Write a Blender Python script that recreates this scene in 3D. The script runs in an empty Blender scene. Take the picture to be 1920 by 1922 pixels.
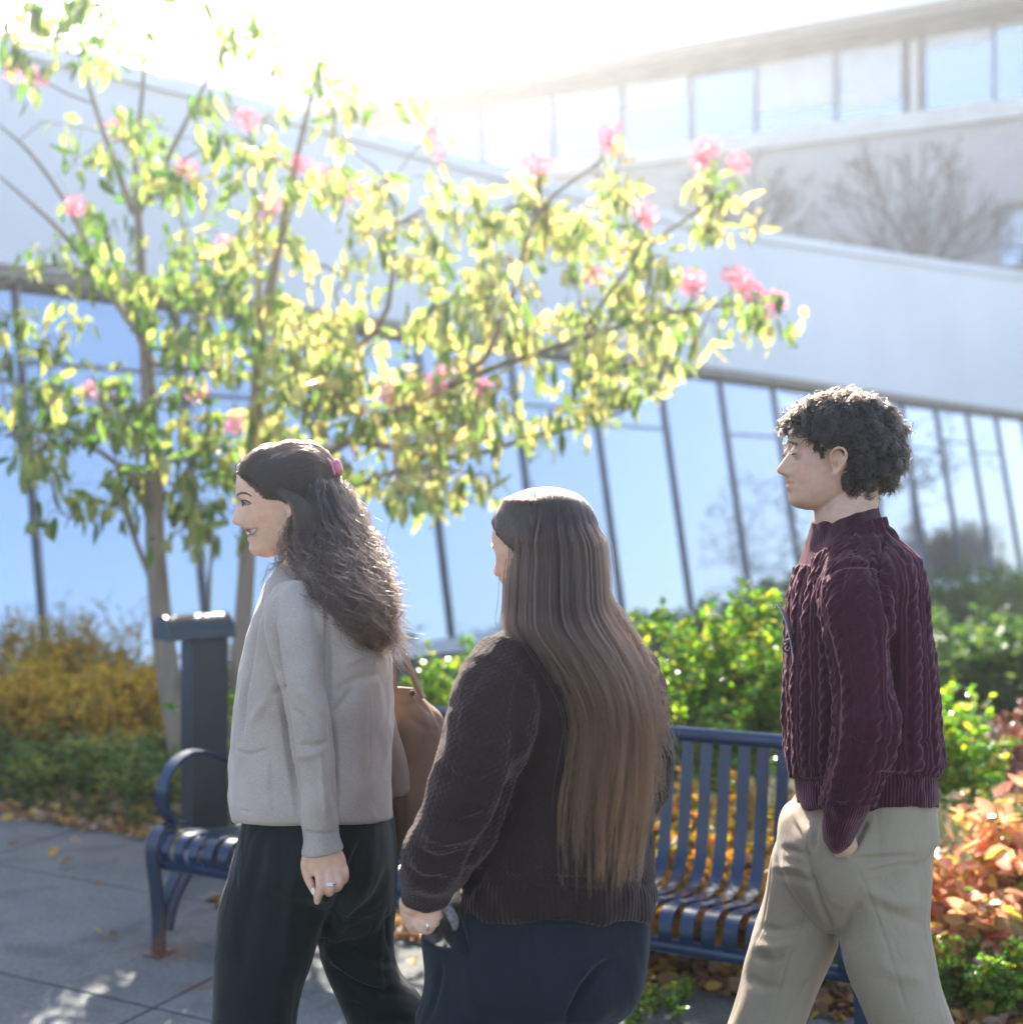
VEIL_DENSITY, VEIL_G = 0.0021, 0.70
import bpy, bmesh, math, random
import numpy as np
from mathutils import Vector, Matrix, noise as mnoise

sc = bpy.context.scene
COL = sc.collection
rnd = random.Random(7)
nr = np.random.default_rng(11)

# ------------------------------------------------------------------ camera
CAM_H, FPX, HZ = 1.60, 2400.0, 940.0          # camera height, focal length and horizon row in photo pixels (1920 wide)
cam_d = bpy.data.cameras.new('camera')
cam = bpy.data.objects.new('camera', cam_d)
COL.objects.link(cam)
cam.location = (0, 0, CAM_H)
cam.rotation_euler = (math.radians(90), 0, 0)
cam_d.sensor_width = 36
cam_d.lens = 45.0
cam_d.shift_y = -(961 - HZ) / 1922.0
cam_d.clip_end = 600
cam_d.dof.use_dof = True
cam_d.dof.focus_distance = 2.5
cam_d.dof.aperture_fstop = 2.3
sc.camera = cam

# ------------------------------------------------------------------ sky and sun
SUN_EL, SUN_AZ = math.radians(34), math.radians(-8)      # azimuth from +Y towards +X
w = bpy.data.worlds.new('World'); sc.world = w; w.use_nodes = True
nt = w.node_tree
sky = nt.nodes.new('ShaderNodeTexSky'); sky.sky_type = 'NISHITA'
sky.sun_disc = False
sky.sun_elevation = SUN_EL; sky.sun_rotation = SUN_AZ
sky.air_density = .9; sky.dust_density = 2.5; sky.ozone_density = 1.0
nt.links.new(sky.outputs[0], nt.nodes['Background'].inputs[0])
nt.nodes['Background'].inputs[1].default_value = 0.15
sl = bpy.data.lights.new('sun', 'SUN'); sl.energy = 5.0; sl.angle = math.radians(0.53); sl.color = (1.0, 0.93, 0.82)
so = bpy.data.objects.new('sun', sl); COL.objects.link(so)
sd = Vector((math.sin(SUN_AZ) * math.cos(SUN_EL), math.cos(SUN_AZ) * math.cos(SUN_EL), math.sin(SUN_EL)))
so.rotation_euler = (-sd).to_track_quat('-Z', 'Y').to_euler()
so.location = (0, 0, 30)
sc.view_settings.view_transform = 'Standard'
sc.view_settings.look = 'None'
sc.view_settings.exposure = 2.0
sc.view_settings.gamma = 1.0
sc.cycles.use_denoising = True
sc.cycles.max_bounces = 8
sc.cycles.transparent_max_bounces = 8
sc.cycles.volume_bounces = 1
sc.cycles.sample_clamp_indirect = 6.0
sc.cycles.caustics_reflective = False
sc.cycles.caustics_refractive = False

# ------------------------------------------------------------------ helpers
def W(px, py, d):
    """World point seen at photo pixel (px, py) at distance d in front of the camera."""
    return Vector(((px - 960) * d / FPX, d, CAM_H - (py - HZ) * d / FPX))

def G(px, py, z=0.0):
    """Ground point under photo pixel (px, py)."""
    d = (CAM_H - z) * FPX / (py - HZ)
    return Vector(((px - 960) * d / FPX, d, z))

def wloc(p):
    v = Vector((0, 0, 0))
    while p is not None:
        v = v + p.location; p = p.parent
    return v

def tag(o, label=None, cat=None, group=None, kind=None):
    if label: o['label'] = label
    if cat: o['category'] = cat
    if group: o['group'] = group
    if kind: o['kind'] = kind
    return o

def empty(name, loc, label, cat, group=None):
    o = bpy.data.objects.new(name, None); COL.objects.link(o)
    o.location = loc; o.empty_display_size = 0.1
    return tag(o, label, cat, group)

def mobj(name, V, F, mat, parent=None, smooth=True, mats=None, midx=None, at=None):
    """One mesh object from world-space vertices; at= places the origin for a top-level object."""
    V = np.asarray(V, dtype=np.float64).reshape(-1, 3)
    off = np.array(wloc(parent)) if parent is not None else (np.array(at) if at is not None else np.zeros(3))
    me = bpy.data.meshes.new(name)
    V = V - off
    F = F if isinstance(F, np.ndarray) else list(F)
    if isinstance(F, np.ndarray):
        n, k = F.shape
        me.vertices.add(len(V)); me.vertices.foreach_set('co', V.astype(np.float32).ravel())
        me.loops.add(n * k); me.loops.foreach_set('vertex_index', F.astype(np.int32).ravel())
        me.polygons.add(n); me.polygons.foreach_set('loop_start', np.arange(0, n * k, k, dtype=np.int32))
        me.update(calc_edges=True)
    else:
        me.from_pydata(V.tolist(), [], F); me.update()
    for m in (mats or [mat]): me.materials.append(m)
    if midx is not None: me.polygons.foreach_set('material_index', np.asarray(midx, dtype=np.int32))
    me.polygons.foreach_set('use_smooth', [smooth] * len(me.polygons))
    me.validate()
    o = bpy.data.objects.new(name, me); COL.objects.link(o)
    if parent is not None: o.parent = parent
    elif at is not None: o.location = at
    return o

class MB:
    """Collects world-space shapes into one mesh."""
    def __init__(s): s.V = []; s.F = []; s.n = 0; s.M = []
    def add(s, V, F, m=0):
        V = [tuple(v) for v in V]
        s.V += V; s.F += [tuple(i + s.n for i in f) for f in F]; s.M += [m] * len(F); s.n += len(V)
    def box(s, o, ax, ay, az, m=0):
        """Box from corner o spanned by three vectors."""
        o, ax, ay, az = map(Vector, (o, ax, ay, az))
        P = [o, o + ax, o + ax + ay, o + ay, o + az, o + ax + az, o + ax + ay + az, o + ay + az]
        F = [(0, 3, 2, 1), (4, 5, 6, 7), (0, 1, 5, 4), (1, 2, 6, 5), (2, 3, 7, 6), (3, 0, 4, 7)]
        if ax.cross(ay).dot(az) < 0: F = [f[::-1] for f in F]
        s.add(P, F, m)
    def tube(s, pts, rad, n=8, m=0, cap=True):
        pts = [Vector(p) for p in pts]
        if not hasattr(rad, '__len__'): rad = [rad] * len(pts)
        V = []; up = None
        for i, p in enumerate(pts):
            t = (pts[min(i + 1, len(pts) - 1)] - pts[max(i - 1, 0)])
            t = t.normalized() if t.length > 1e-9 else Vector((0, 0, 1))
            if up is None: up = t.orthogonal().normalized()
            up = (up - t * up.dot(t)); up = up.normalized() if up.length > 1e-6 else t.orthogonal().normalized()
            b = t.cross(up)
            for k in range(n):
                a = 2 * math.pi * k / n
                V.append(p + (up * math.cos(a) + b * math.sin(a)) * rad[i])
        F = []
        for i in range(len(pts) - 1):
            for k in range(n):
                k2 = (k + 1) % n
                F.append((i * n + k, i * n + k2, (i + 1) * n + k2, (i + 1) * n + k))
        if cap:
            F.append(tuple(range(n))[::-1]); F.append(tuple((len(pts) - 1) * n + k for k in range(n)))
        s.add(V, F, m)
    def bar(s, path, wdir, width, thick, m=0):
        """Flat bar along a planar path; wdir is the direction of its width."""
        path = [Vector(p) for p in path]; wdir = Vector(wdir).normalized()
        V = []
        for i, p in enumerate(path):
            t = (path[min(i + 1, len(path) - 1)] - path[max(i - 1, 0)]).normalized()
            nn = t.cross(wdir).normalized() * (thick / 2); ww = wdir * (width / 2)
            V += [p - ww - nn, p + ww - nn, p + ww + nn, p - ww + nn]
        F = []
        for i in range(len(path) - 1):
            a, b = i * 4, i * 4 + 4
            for k in range(4):
                F.append((a + k, a + (k + 1) % 4, b + (k + 1) % 4, b + k))
        e = (len(path) - 1) * 4
        F += [(3, 2, 1, 0), (e, e + 1, e + 2, e + 3)]
        s.add(V, F, m)
    def build(s, name, mat, parent=None, smooth=False, mats=None, at=None, bevel=0):
        o = mobj(name, s.V, s.F, mat, parent, smooth, mats, s.M if mats else None, at)
        if bevel:
            b = o.modifiers.new('bevel', 'BEVEL'); b.width = bevel; b.segments = 2; b.limit_method = 'ANGLE'
            o.data.polygons.foreach_set('use_smooth', [True] * len(o.data.polygons))
            b.harden_normals = True
        return o

def spline(pts, n):
    """Catmull-Rom through points (any dimension), n samples."""
    P = np.array(pts, dtype=float); m = len(P)
    Q = np.vstack([2 * P[0] - P[1], P, 2 * P[-1] - P[-2]])
    out = []
    for t in np.linspace(0, m - 1, n):
        i = min(int(t), m - 2); f = t - i
        a, b, c, d = Q[i], Q[i + 1], Q[i + 2], Q[i + 3]
        out.append(0.5 * ((2 * b) + (c - a) * f + (2 * a - 5 * b + 4 * c - d) * f * f + (3 * b - 3 * c + d - a) * f ** 3))
    return np.array(out)

# ------------------------------------------------------------------ materials
def new_mat(name):
    m = bpy.data.materials.new(name); m.use_nodes = True
    return m, m.node_tree, m.node_tree.nodes['Principled BSDF']

def ramp(nt, cols, pos=None):
    r = nt.nodes.new('ShaderNodeValToRGB')
    pos = pos or [i / (len(cols) - 1) for i in range(len(cols))]
    while len(r.color_ramp.elements) < len(cols): r.color_ramp.elements.new(0.5)
    for e, c, p in zip(r.color_ramp.elements, cols, pos):
        e.position = p; e.color = (*c, 1)
    return r

def noisy(name, c1, c2, scale=8, rough=0.7, bump=0.0, bscale=None, spec=0.5, metal=0, detail=6, c3=None, coat=0, stretch=None):
    m, nt, b = new_mat(name)
    tc = nt.nodes.new('ShaderNodeTexCoord')
    src = tc.outputs['Object']
    if stretch:
        mp = nt.nodes.new('ShaderNodeMapping'); mp.inputs['Scale'].default_value = stretch
        nt.links.new(src, mp.inputs[0]); src = mp.outputs[0]
    n = nt.nodes.new('ShaderNodeTexNoise'); n.inputs['Scale'].default_value = scale; n.inputs['Detail'].default_value = detail
    nt.links.new(src, n.inputs['Vector'])
    r = ramp(nt, [c1, c2] if c3 is None else [c1, c2, c3], [0.35, 0.65] if c3 is None else [0.3, 0.5, 0.7])
    nt.links.new(n.outputs[0], r.inputs[0]); nt.links.new(r.outputs[0], b.inputs['Base Color'])
    b.inputs['Roughness'].default_value = rough; b.inputs['Metallic'].default_value = metal
    b.inputs['Specular IOR Level'].default_value = spec; b.inputs['Coat Weight'].default_value = coat
    if bump:
        n2 = nt.nodes.new('ShaderNodeTexNoise'); n2.inputs['Scale'].default_value = bscale or scale * 6; n2.inputs['Detail'].default_value = 4
        nt.links.new(src, n2.inputs['Vector'])
        bp = nt.nodes.new('ShaderNodeBump'); bp.inputs['Strength'].default_value = 1; bp.inputs['Distance'].default_value = bump
        nt.links.new(n2.outputs[0], bp.inputs['Height']); nt.links.new(bp.outputs[0], b.inputs['Normal'])
    return m

def leaf_mat(name, cols, trans=0.5, rough=0.35, spec=0.5, tint=(1.35, 1.35, 0.6)):
    """Leaf: each leaf (mesh island) takes its own colour of a ramp; light passes through it."""
    m, nt, b = new_mat(name)
    g = nt.nodes.new('ShaderNodeNewGeometry')
    r = ramp(nt, cols); r.color_ramp.interpolation = 'LINEAR'
    nt.links.new(g.outputs['Random Per Island'], r.inputs[0])
    nt.links.new(r.outputs[0], b.inputs['Base Color'])
    b.inputs['Roughness'].default_value = rough; b.inputs['Specular IOR Level'].default_value = spec
    mul = nt.nodes.new('ShaderNodeMix'); mul.data_type = 'RGBA'; mul.blend_type = 'MULTIPLY'
    mul.inputs[0].default_value = 1; mul.clamp_result = False
    nt.links.new(r.outputs[0], mul.inputs[6]); mul.inputs[7].default_value = (*tint, 1)
    t = nt.nodes.new('ShaderNodeBsdfTranslucent'); nt.links.new(mul.outputs[2], t.inputs[0])
    mx = nt.nodes.new('ShaderNodeMixShader'); mx.inputs[0].default_value = trans
    nt.links.new(b.outputs[0], mx.inputs[1]); nt.links.new(t.outputs[0], mx.inputs[2])
    nt.links.new(mx.outputs[0], nt.nodes['Material Output'].inputs[0])
    return m
# ================================================================== SETTING
U = Vector((0.895, -0.446, 0)); Vd = Vector((0.446, 0.895, 0)); Z = Vector((0, 0, 1))
BO = Vector((-1.227, 4.46, 0))           # bench front left foot

# ground: one soil sheet
M_soil = noisy('soil', (.03, .024, .017), (.07, .055, .036), 3, .95, .03, 14, spec=.2, c3=(.06, .075, .03))
mobj('ground', [(-100, -60, 0), (100, -60, 0), (100, 120, 0), (-100, 120, 0)], [(0, 1, 2, 3)], M_soil)
tag(bpy.data.objects['ground'], kind='structure')

# concrete path with cut joints
m, nt, b = new_mat('path_concrete')
tc = nt.nodes.new('ShaderNodeTexCoord')
n1 = nt.nodes.new('ShaderNodeTexNoise'); n1.inputs['Scale'].default_value = 1.3; n1.inputs['Detail'].default_value = 8; n1.inputs['Roughness'].default_value = .65
n2 = nt.nodes.new('ShaderNodeTexNoise'); n2.inputs['Scale'].default_value = 60; n2.inputs['Detail'].default_value = 5
n3 = nt.nodes.new('ShaderNodeTexNoise'); n3.inputs['Scale'].default_value = 2.6; n3.inputs['Detail'].default_value = 3; n3.inputs['Distortion'].default_value = 1.5
for n in (n1, n2, n3): nt.links.new(tc.outputs['Object'], n.inputs['Vector'])
r1 = ramp(nt, [(.095, .098, .096), (.15, .155, .15), (.20, .20, .192)], [.3, .52, .72])
r2 = ramp(nt, [(.72, .72, .72), (1, 1, 1)], [.35, .62])
r3 = ramp(nt, [(1, 1, 1), (.62, .63, .62)], [.5, .64])
nt.links.new(n1.outputs[0], r1.inputs[0]); nt.links.new(n2.outputs[0], r2.inputs[0]); nt.links.new(n3.outputs[0], r3.inputs[0])
mA = nt.nodes.new('ShaderNodeMix'); mA.data_type = 'RGBA'; mA.blend_type = 'MULTIPLY'; mA.inputs[0].default_value = 1
mB_ = nt.nodes.new('ShaderNodeMix'); mB_.data_type = 'RGBA'; mB_.blend_type = 'MULTIPLY'; mB_.inputs[0].default_value = .7
nt.links.new(r1.outputs[0], mA.inputs[6]); nt.links.new(r2.outputs[0], mA.inputs[7])
nt.links.new(mA.outputs[2], mB_.inputs[6]); nt.links.new(r3.outputs[0], mB_.inputs[7])
# rust stains round the bench feet
tcs = nt.nodes.new('ShaderNodeNewGeometry')
prev = mB_.outputs[2]
for (sx, sy, sr) in ((BO.x + .05, BO.y + .03, .22), (BO.x + .2, BO.y - .28, .16), (BO.x + 2.148, BO.y - 1.07, .2)):
    vm = nt.nodes.new('ShaderNodeVectorMath'); vm.operation = 'DISTANCE'; vm.inputs[1].default_value = (sx, sy, .02)
    nt.links.new(tcs.outputs['Position'], vm.inputs[0])
    ad = nt.nodes.new('ShaderNodeMath'); ad.operation = 'MULTIPLY_ADD'; ad.inputs[1].default_value = 1 / sr
    nz = nt.nodes.new('ShaderNodeTexNoise'); nz.inputs['Scale'].default_value = 9; nz.inputs['Detail'].default_value = 5
    nt.links.new(tcs.outputs['Position'], nz.inputs['Vector'])
    nt.links.new(vm.outputs['Value'], ad.inputs[0]); nt.links.new(nz.outputs[0], ad.inputs[2])
    rr = ramp(nt, [(.55, .55, .55), (0, 0, 0)], [.55, 1.0]); nt.links.new(ad.outputs[0], rr.inputs[0])
    mx = nt.nodes.new('ShaderNodeMix'); mx.data_type = 'RGBA'; nt.links.new(rr.outputs[0], mx.inputs[0])
    nt.links.new(prev, mx.inputs[6]); mx.inputs[7].default_value = (.16, .065, .03, 1); prev = mx.outputs[2]
nt.links.new(prev, b.inputs['Base Color'])
b.inputs['Roughness'].default_value = .85; b.inputs['Specular IOR Level'].default_value = .35
bp = nt.nodes.new('ShaderNodeBump'); bp.inputs['Distance'].default_value = .003; nt.links.new(n2.outputs[0], bp.inputs['Height'])
nt.links.new(bp.outputs[0], b.inputs['Normal'])
M_conc = m
bm_ = MB()
# slabs in bench-aligned grid; u from the bench corner, v = distance from the bench front line
def UV(u, v, z=0): return BO + U * u + Vd * v + Z * z
vedge = 0.55
jv = [-9.0, -7.2, -5.4, -3.6, -1.98, -0.36, vedge]
ju = [-9.4, -7.4, -5.4, -3.4, -1.55, .30, 2.15, 4.0, 5.85, 7.7]
for i in range(len(ju) - 1):
    for j in range(len(jv) - 1):
        g = .005
        o = UV(ju[i] + g, jv[j] + g, -.09)
        bm_.box(o, U * (ju[i + 1] - ju[i] - 2 * g), Vd * (jv[j + 1] - jv[j] - 2 * g), Z * .105)
# the path carries on behind the bench's left end up to the grass edge
for i in range(3):
    a = ju[i + 1]; b2 = min(ju[i + 2], -.22 if i == 2 else 9)
    bm_.box(UV(a + .005, vedge + .005, -.09), U * (b2 - a - .01), Vd * .70, Z * .105)
bm_.box(UV(-1.545, vedge + .005, -.09), U * (1.28), Vd * .66, Z * .105)
pv = bm_.build('path', M_conc, bevel=.004); tag(pv, kind='structure')
mobj('path_joint_sealant', [UV(-9.3, -8.9, .004), UV(7.6, -8.9, .004), UV(7.6, .53, .004), UV(-9.3, .53, .004)], [(0, 1, 2, 3)],
     noisy('joint_dirt', (.02, .022, .016), (.05, .05, .035), 30, .95)); tag(bpy.data.objects['path_joint_sealant'], kind='structure')

# ---------------------------------------------------------------- low glass building
FB = Vector((-3.72, 10.32, 0)); FD = Vector((.658, .753, 0)); FN = Vector((.753, -.658, 0))   # base point, run, outward normal
GT, LEAN = 3.43, .57
def FP(t, z, out=0.0):
    return FB + FD * t - FN * (LEAN * z / GT) + FN * out + Z * z
bld = empty('glass_building', FB, 'low building with leaning blue glass wall and smooth white roof band above it', 'building')
M_white = noisy('white_panel', (.66, .675, .69), (.74, .75, .76), .35, .55, spec=.4)
M_frame = noisy('mullion_metal', (.13, .14, .15), (.19, .20, .21), 5, .45, metal=.3)
M_sill = noisy('sill_metal', (.62, .62, .60), (.72, .72, .70), 4, .5)
M_soffit = noisy('soffit_metal', (.22, .19, .15), (.30, .27, .22), 3, .6)
def glass_mat(name, base, dbl):
    m, nt, b = new_mat(name)
    tc = nt.nodes.new('ShaderNodeTexCoord')
    n = nt.nodes.new('ShaderNodeTexNoise'); n.inputs['Scale'].default_value = .9; n.inputs['Detail'].default_value = 2
    nt.links.new(tc.outputs['Object'], n.inputs['Vector'])
    r = ramp(nt, [base, tuple(min(1, c * 1.5) for c in base)], [.35, .65]); nt.links.new(n.outputs[0], r.inputs[0])
    nt.links.new(r.outputs[0], b.inputs['Base Color']); b.inputs['Roughness'].default_value = .25
    gl = nt.nodes.new('ShaderNodeBsdfGlossy'); gl.inputs['Color'].default_value = (.52, .60, .71, 1); gl.inputs['Roughness'].default_value = .02
    bp = nt.nodes.new('ShaderNodeBump'); bp.inputs['Distance'].default_value = .01; bp.inputs['Strength'].default_value = .25
    n.inputs['Scale'].default_value = .9
    nt.links.new(n.outputs[0], bp.inputs['Height']); nt.links.new(bp.outputs[0], gl.inputs['Normal'])
    mx = nt.nodes.new('ShaderNodeMixShader'); mx.inputs[0].default_value = dbl
    nt.links.new(b.outputs[0], mx.inputs[1]); nt.links.new(gl.outputs[0], mx.inputs[2])
    nt.links.new(mx.outputs[0], nt.nodes['Material Output'].inputs[0])
    return m
M_glass = glass_mat('facade_glass', (.09, .13, .19), .60)
M_gl = [M_glass, glass_mat('facade_glass_pale', (.10, .15, .22), .55), glass_mat('facade_glass_deep', (.03, .06, .12), .68)]
M_blind = noisy('blind_cloth', (.55, .57, .6), (.62, .64, .66), 2, .7)
SP = 1.565
for k in range(-4, 16):
    mb = MB(); a, c = k * SP + .03, (k + 1) * SP - .03
    mb.add([FP(a, .12), FP(c, .12), FP(c, GT), FP(a, GT)], [(0, 1, 2, 3)])
    mb.add([FP(a, .12, -.04), FP(c, .12, -.04), FP(c, GT, -.04), FP(a, GT, -.04)], [(3, 2, 1, 0)])
    wo = mb.build('window', M_gl[k % 3], bld, smooth=False)
    if k % 4 != 2:
        mb = MB(); zr = GT * (.80 - .05 * (k % 2)); mb.box(FP(a, zr, .004), FD * (c - a), FN * .012, Z * .035); mb.build('transom', M_frame, wo)
    mb = MB()
    for (z0, wd, dp) in ((0, .034, .05),):
        P0, P1 = FP(k * SP, 0.05), FP(k * SP, GT)
        mb.box(P0 - FD * (wd / 2) - FN * .03, FD * wd, FN * (dp + .03), P1 - P0)
    mb.build('mullion', M_frame, bld)
t0, t1 = -4 * SP, 16 * SP
mb = MB(); mb.box(FP(t0, 0) - FN * .1, FD * (t1 - t0), FN * .32, Z * .12)
mb.build('sill', M_sill, bld)
mb = MB(); P = FP(t0, GT); mb.box(P - FN * .1, FD * (t1 - t0), FN * .28, Z * .09)
mb.build('soffit_trim', M_soffit, bld)
# white band above, its top edge climbing towards the right
TB = [(-6.3, 5.25), (-.14, 5.38), (1.57, 5.44), (4.04, 5.47), (6.71, 5.50), (10.56, 5.58), (15.3, 5.95), (23.6, 6.6), (25.04, 6.7)]
Q0 = FP(0, GT, .22)
V = []; F = []
for t, h in TB:
    base = Vector((Q0.x, Q0.y, 0)) + FD * t
    V += [base + Z * (GT + .10), base + Z * (h - .14), base + FN * .05 + Z * (h - .14), base + FN * .05 + Z * h, base - FN * 6 + Z * h, base - FN * 6]
for i in range(len(TB) - 1):
    for j in range(5):
        F.append((i * 6 + j, i * 6 + 6 + j, i * 6 + 7 + j, i * 6 + j + 1))
    F.append((i * 6 + 5, i * 6 + 11, i * 6 + 6, i * 6))
e = (len(TB) - 1) * 6
F += [(0, 1, 2, 3, 4, 5), tuple(e + j for j in range(6))[::-1]]
mobj('roof_band', V, [f[::-1] for f in F], M_white, bld, smooth=False)
mb = MB(); mb.box(FP(t0, .0) - FN * 3, FD * (t1 - t0), FN * 2.0, Z * 3.3)
mb.build('inner_wall', M_frame, bld)

# ---------------------------------------------------------------- tall pale building behind
SB = Vector(((1200 - 960) * 35 / FPX, 35, 0)); SD = Vector((.889, -.458, 0)); SN = Vector((-.458, -.889, 0))
def SPt(px, py=None, z=None):
    """Point on the tall building's wall plane for a photo column."""
    k = (px - 960) / FPX
    t = (k * SB.y - SB.x) / (SD.x - k * SD.y)
    p = SB + SD * t
    zz = z if z is not None else CAM_H + (HZ - py) * p.y / FPX
    return Vector((p.x, p.y, zz)), t
tall = empty('stone_building', SB, 'tall pale brick building behind the glass one with a long band of windows', 'building')
m, nt, b = new_mat('pale_brick')
tc = nt.nodes.new('ShaderNodeTexCoord'); mp = nt.nodes.new('ShaderNodeMapping'); mp.inputs['Rotation'].default_value = (math.radians(90), 0, math.radians(27.3))
vr = nt.nodes.new('ShaderNodeVectorRotate'); vr.rotation_type = 'Z_AXIS'; vr.inputs['Angle'].default_value = math.radians(27.3)
nt.links.new(tc.outputs['Object'], vr.inputs['Vector'])
sx = nt.nodes.new('ShaderNodeSeparateXYZ'); cx = nt.nodes.new('ShaderNodeCombineXYZ')
nt.links.new(vr.outputs[0], sx.inputs[0]); nt.links.new(sx.outputs[0], cx.inputs[0]); nt.links.new(sx.outputs[2], cx.inputs[1])
bk = nt.nodes.new('ShaderNodeTexBrick'); bk.inputs['Scale'].default_value = 1; bk.inputs['Brick Width'].default_value = .4; bk.inputs['Row Height'].default_value = .2
bk.inputs['Mortar Size'].default_value = .012; bk.inputs['Color1'].default_value = (.50, .44, .40, 1); bk.inputs['Color2'].default_value = (.44, .39, .36, 1); bk.inputs['Mortar'].default_value = (.38, .35, .33, 1)
nt.links.new(cx.outputs[0], bk.inputs['Vector']); nt.links.new(bk.outputs[0], b.inputs['Base Color']); b.inputs['Roughness'].default_value = .9
M_brick = m
M_stone = noisy('pale_stone', (.55, .52, .47), (.62, .59, .54), 1.5, .8)
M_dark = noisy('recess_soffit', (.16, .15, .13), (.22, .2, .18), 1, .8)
M_wglass = glass_mat('office_glass', (.04, .06, .09), .55)
zs, zw0, zw1, ze, zt = 10.75, 11.25, 13.05, 13.5, 15.4
tL, tR = -30, 10.8
def SW(t, z, out=0.0): return SB + SD * t + SN * out + Z * z
mb = MB(); mb.box(SW(tL, 0, -.4), SD * (tR - tL), SN * .4, Z * zs); mb.build('wall', M_brick, tall)
mb = MB(); mb.box(SW(tL, zs, -.4), SD * (tR - tL), SN * .55, Z * .18); mb.build('sill_course', M_stone, tall)
mb = MB(); mb.box(SW(tL, zs + .18, -.4), SD * (tR - tL), SN * .35, Z * (zw0 - zs - .18)); mb.build('spandrel', M_stone, tall)
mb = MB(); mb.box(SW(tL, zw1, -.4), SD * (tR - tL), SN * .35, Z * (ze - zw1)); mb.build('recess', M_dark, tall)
mb = MB(); mb.box(SW(tL, ze, -14), SD * (tR - tL), SN * 15.0, Z * (zt - ze)); mb.build('roof', M_white, tall)
mb = MB(); mb.box(SW(tL, 0, -13), SD * (tR - tL), SN * 12.4, Z * ze); mb.build('inner_wall', M_brick, tall)
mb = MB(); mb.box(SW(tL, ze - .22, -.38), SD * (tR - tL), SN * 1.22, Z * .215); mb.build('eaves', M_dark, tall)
# windows: pairs of bays
cols = [(1300, 1412, 0), (1420, 1562, .72), (1572, 1690, .80), (1735, 1860, .18), (1867, 1990, .05), (1170, 1290, .35), (1040, 1160, .3), (905, 1030, .2), (760, 895, .3), (2000, 2150, .4)]
for (a, c, bl) in cols:
    ta, tc2 = SPt(a, z=12)[1], SPt(c, z=12)[1]
    mb = MB(); mb.add([SW(ta, zw0, -.12), SW(tc2, zw0, -.12), SW(tc2, zw1, -.12), SW(ta, zw1, -.12)], [(0, 1, 2, 3)])
    mb.add([SW(ta, zw0, -.15), SW(tc2, zw0, -.15), SW(tc2, zw1, -.15), SW(ta, zw1, -.15)], [(3, 2, 1, 0)])
    wdo = mb.build('window', M_wglass, tall)
    mb = MB()
    for (x0, x1, z0, z1) in ((ta - .07, ta, zw0, zw1), (tc2, tc2 + .07, zw0, zw1)):
        mb = MB(); mb.box(SW(x0, z0, -.2), SD * (x1 - x0), SN * .16, Z * (z1 - z0)); mb.build('jamb', M_frame, wdo)
    if bl:
        zz = zw1 - (zw1 - zw0) * bl
        mb = MB(); mb.box(SW(ta + .02, zz, -.115), SD * (tc2 - ta - .04), SN * .012, Z * (zw1 - zz - .01)); mb.build('blind', M_blind, wdo)
for (a, c) in ((1697, 1728),):
    ta, tc2 = SPt(a, z=12)[1] + .1, SPt(c, z=12)[1] - .1
    mb = MB(); mb.box(SW(ta, zw0 + .01, -.3), SD * (tc2 - ta), SN * .2, Z * (zw1 - zw0 - .02)); mb.build('pier', M_stone, tall)
mb = MB()
p, ta = SPt(1878, 500); tc2 = ta + 3
for (z0, z1, mt) in ((p.z, p.z + 1.3, 0),):
    mb.box(SW(ta, z0, .005), SD * 3, SN * .03, Z * (z1 - z0))
wdo = mb.build('window', M_wglass, tall)
mb = MB(); mb.box(SW(ta - .15, p.z + 1.3, 0), SD * 3.3, SN * .12, Z * .2); mb.build('lintel', M_soffit, tall)
mb = MB(); mb.box(SW(ta, p.z + .5, .036), SD * 3, SN * .02, Z * .8); mb.build('blind', M_blind, wdo)

# ---------------------------------------------------------------- thin scattering volume, added to imitate the lens veil and glow round the sun
hz = MB(); hz.box((-104, -64, -1), (208, 0, 0), (0, 188, 0), (0, 0, 19.5))
m = bpy.data.materials.new('veil_glare'); m.use_nodes = True; nt = m.node_tree
for n in list(nt.nodes):
    if n.type != 'OUTPUT_MATERIAL': nt.nodes.remove(n)
pvn = nt.nodes.new('ShaderNodeVolumePrincipled')
pvn.inputs['Color'].default_value = (.95, .97, 1, 1); pvn.inputs['Density'].default_value = VEIL_DENSITY
pvn.inputs['Anisotropy'].default_value = VEIL_G
nt.links.new(pvn.outputs[0], nt.nodes['Material Output'].inputs['Volume'])
hzo = hz.build('veil_haze', m); tag(hzo, kind='stuff')

# ---------------------------------------------------------------- bench
bench = empty('bench', BO, 'long dark blue slatted metal park bench behind the walking people', 'bench')
M_bench = noisy('bench_paint', (.003, .018, .050), (.005, .025, .068), 6, .30, spec=.4, coat=.15)
m, nt, b = new_mat('bench_leg_paint')
geo = nt.nodes.new('ShaderNodeNewGeometry'); sx = nt.nodes.new('ShaderNodeSeparateXYZ'); nt.links.new(geo.outputs['Position'], sx.inputs[0])
nz = nt.nodes.new('ShaderNodeTexNoise'); nz.inputs['Scale'].default_value = 25; nz.inputs['Detail'].default_value = 6
nt.links.new(geo.outputs['Position'], nz.inputs['Vector'])
ma = nt.nodes.new('ShaderNodeMath'); ma.operation = 'MULTIPLY_ADD'; ma.inputs[1].default_value = 2.2
nt.links.new(sx.outputs[2], ma.inputs[0]); nt.links.new(nz.outputs[0], ma.inputs[2])
rr = ramp(nt, [(.11, .045, .022), (.014, .03, .06)], [.55, .8]); nt.links.new(ma.outputs[0], rr.inputs[0])
nt.links.new(rr.outputs[0], b.inputs['Base Color']); b.inputs['Roughness'].default_value = .38
M_bleg = m
BL = 2.40
prof = spline([(0.0, .345), (-.012, .385), (.008, .425), (.05, .438), (.14, .425), (.27, .395), (.37, .382), (.43, .388), (.475, .415), (.505, .47), (.525, .56), (.545, .68), (.568, .825)], 60)
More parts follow.
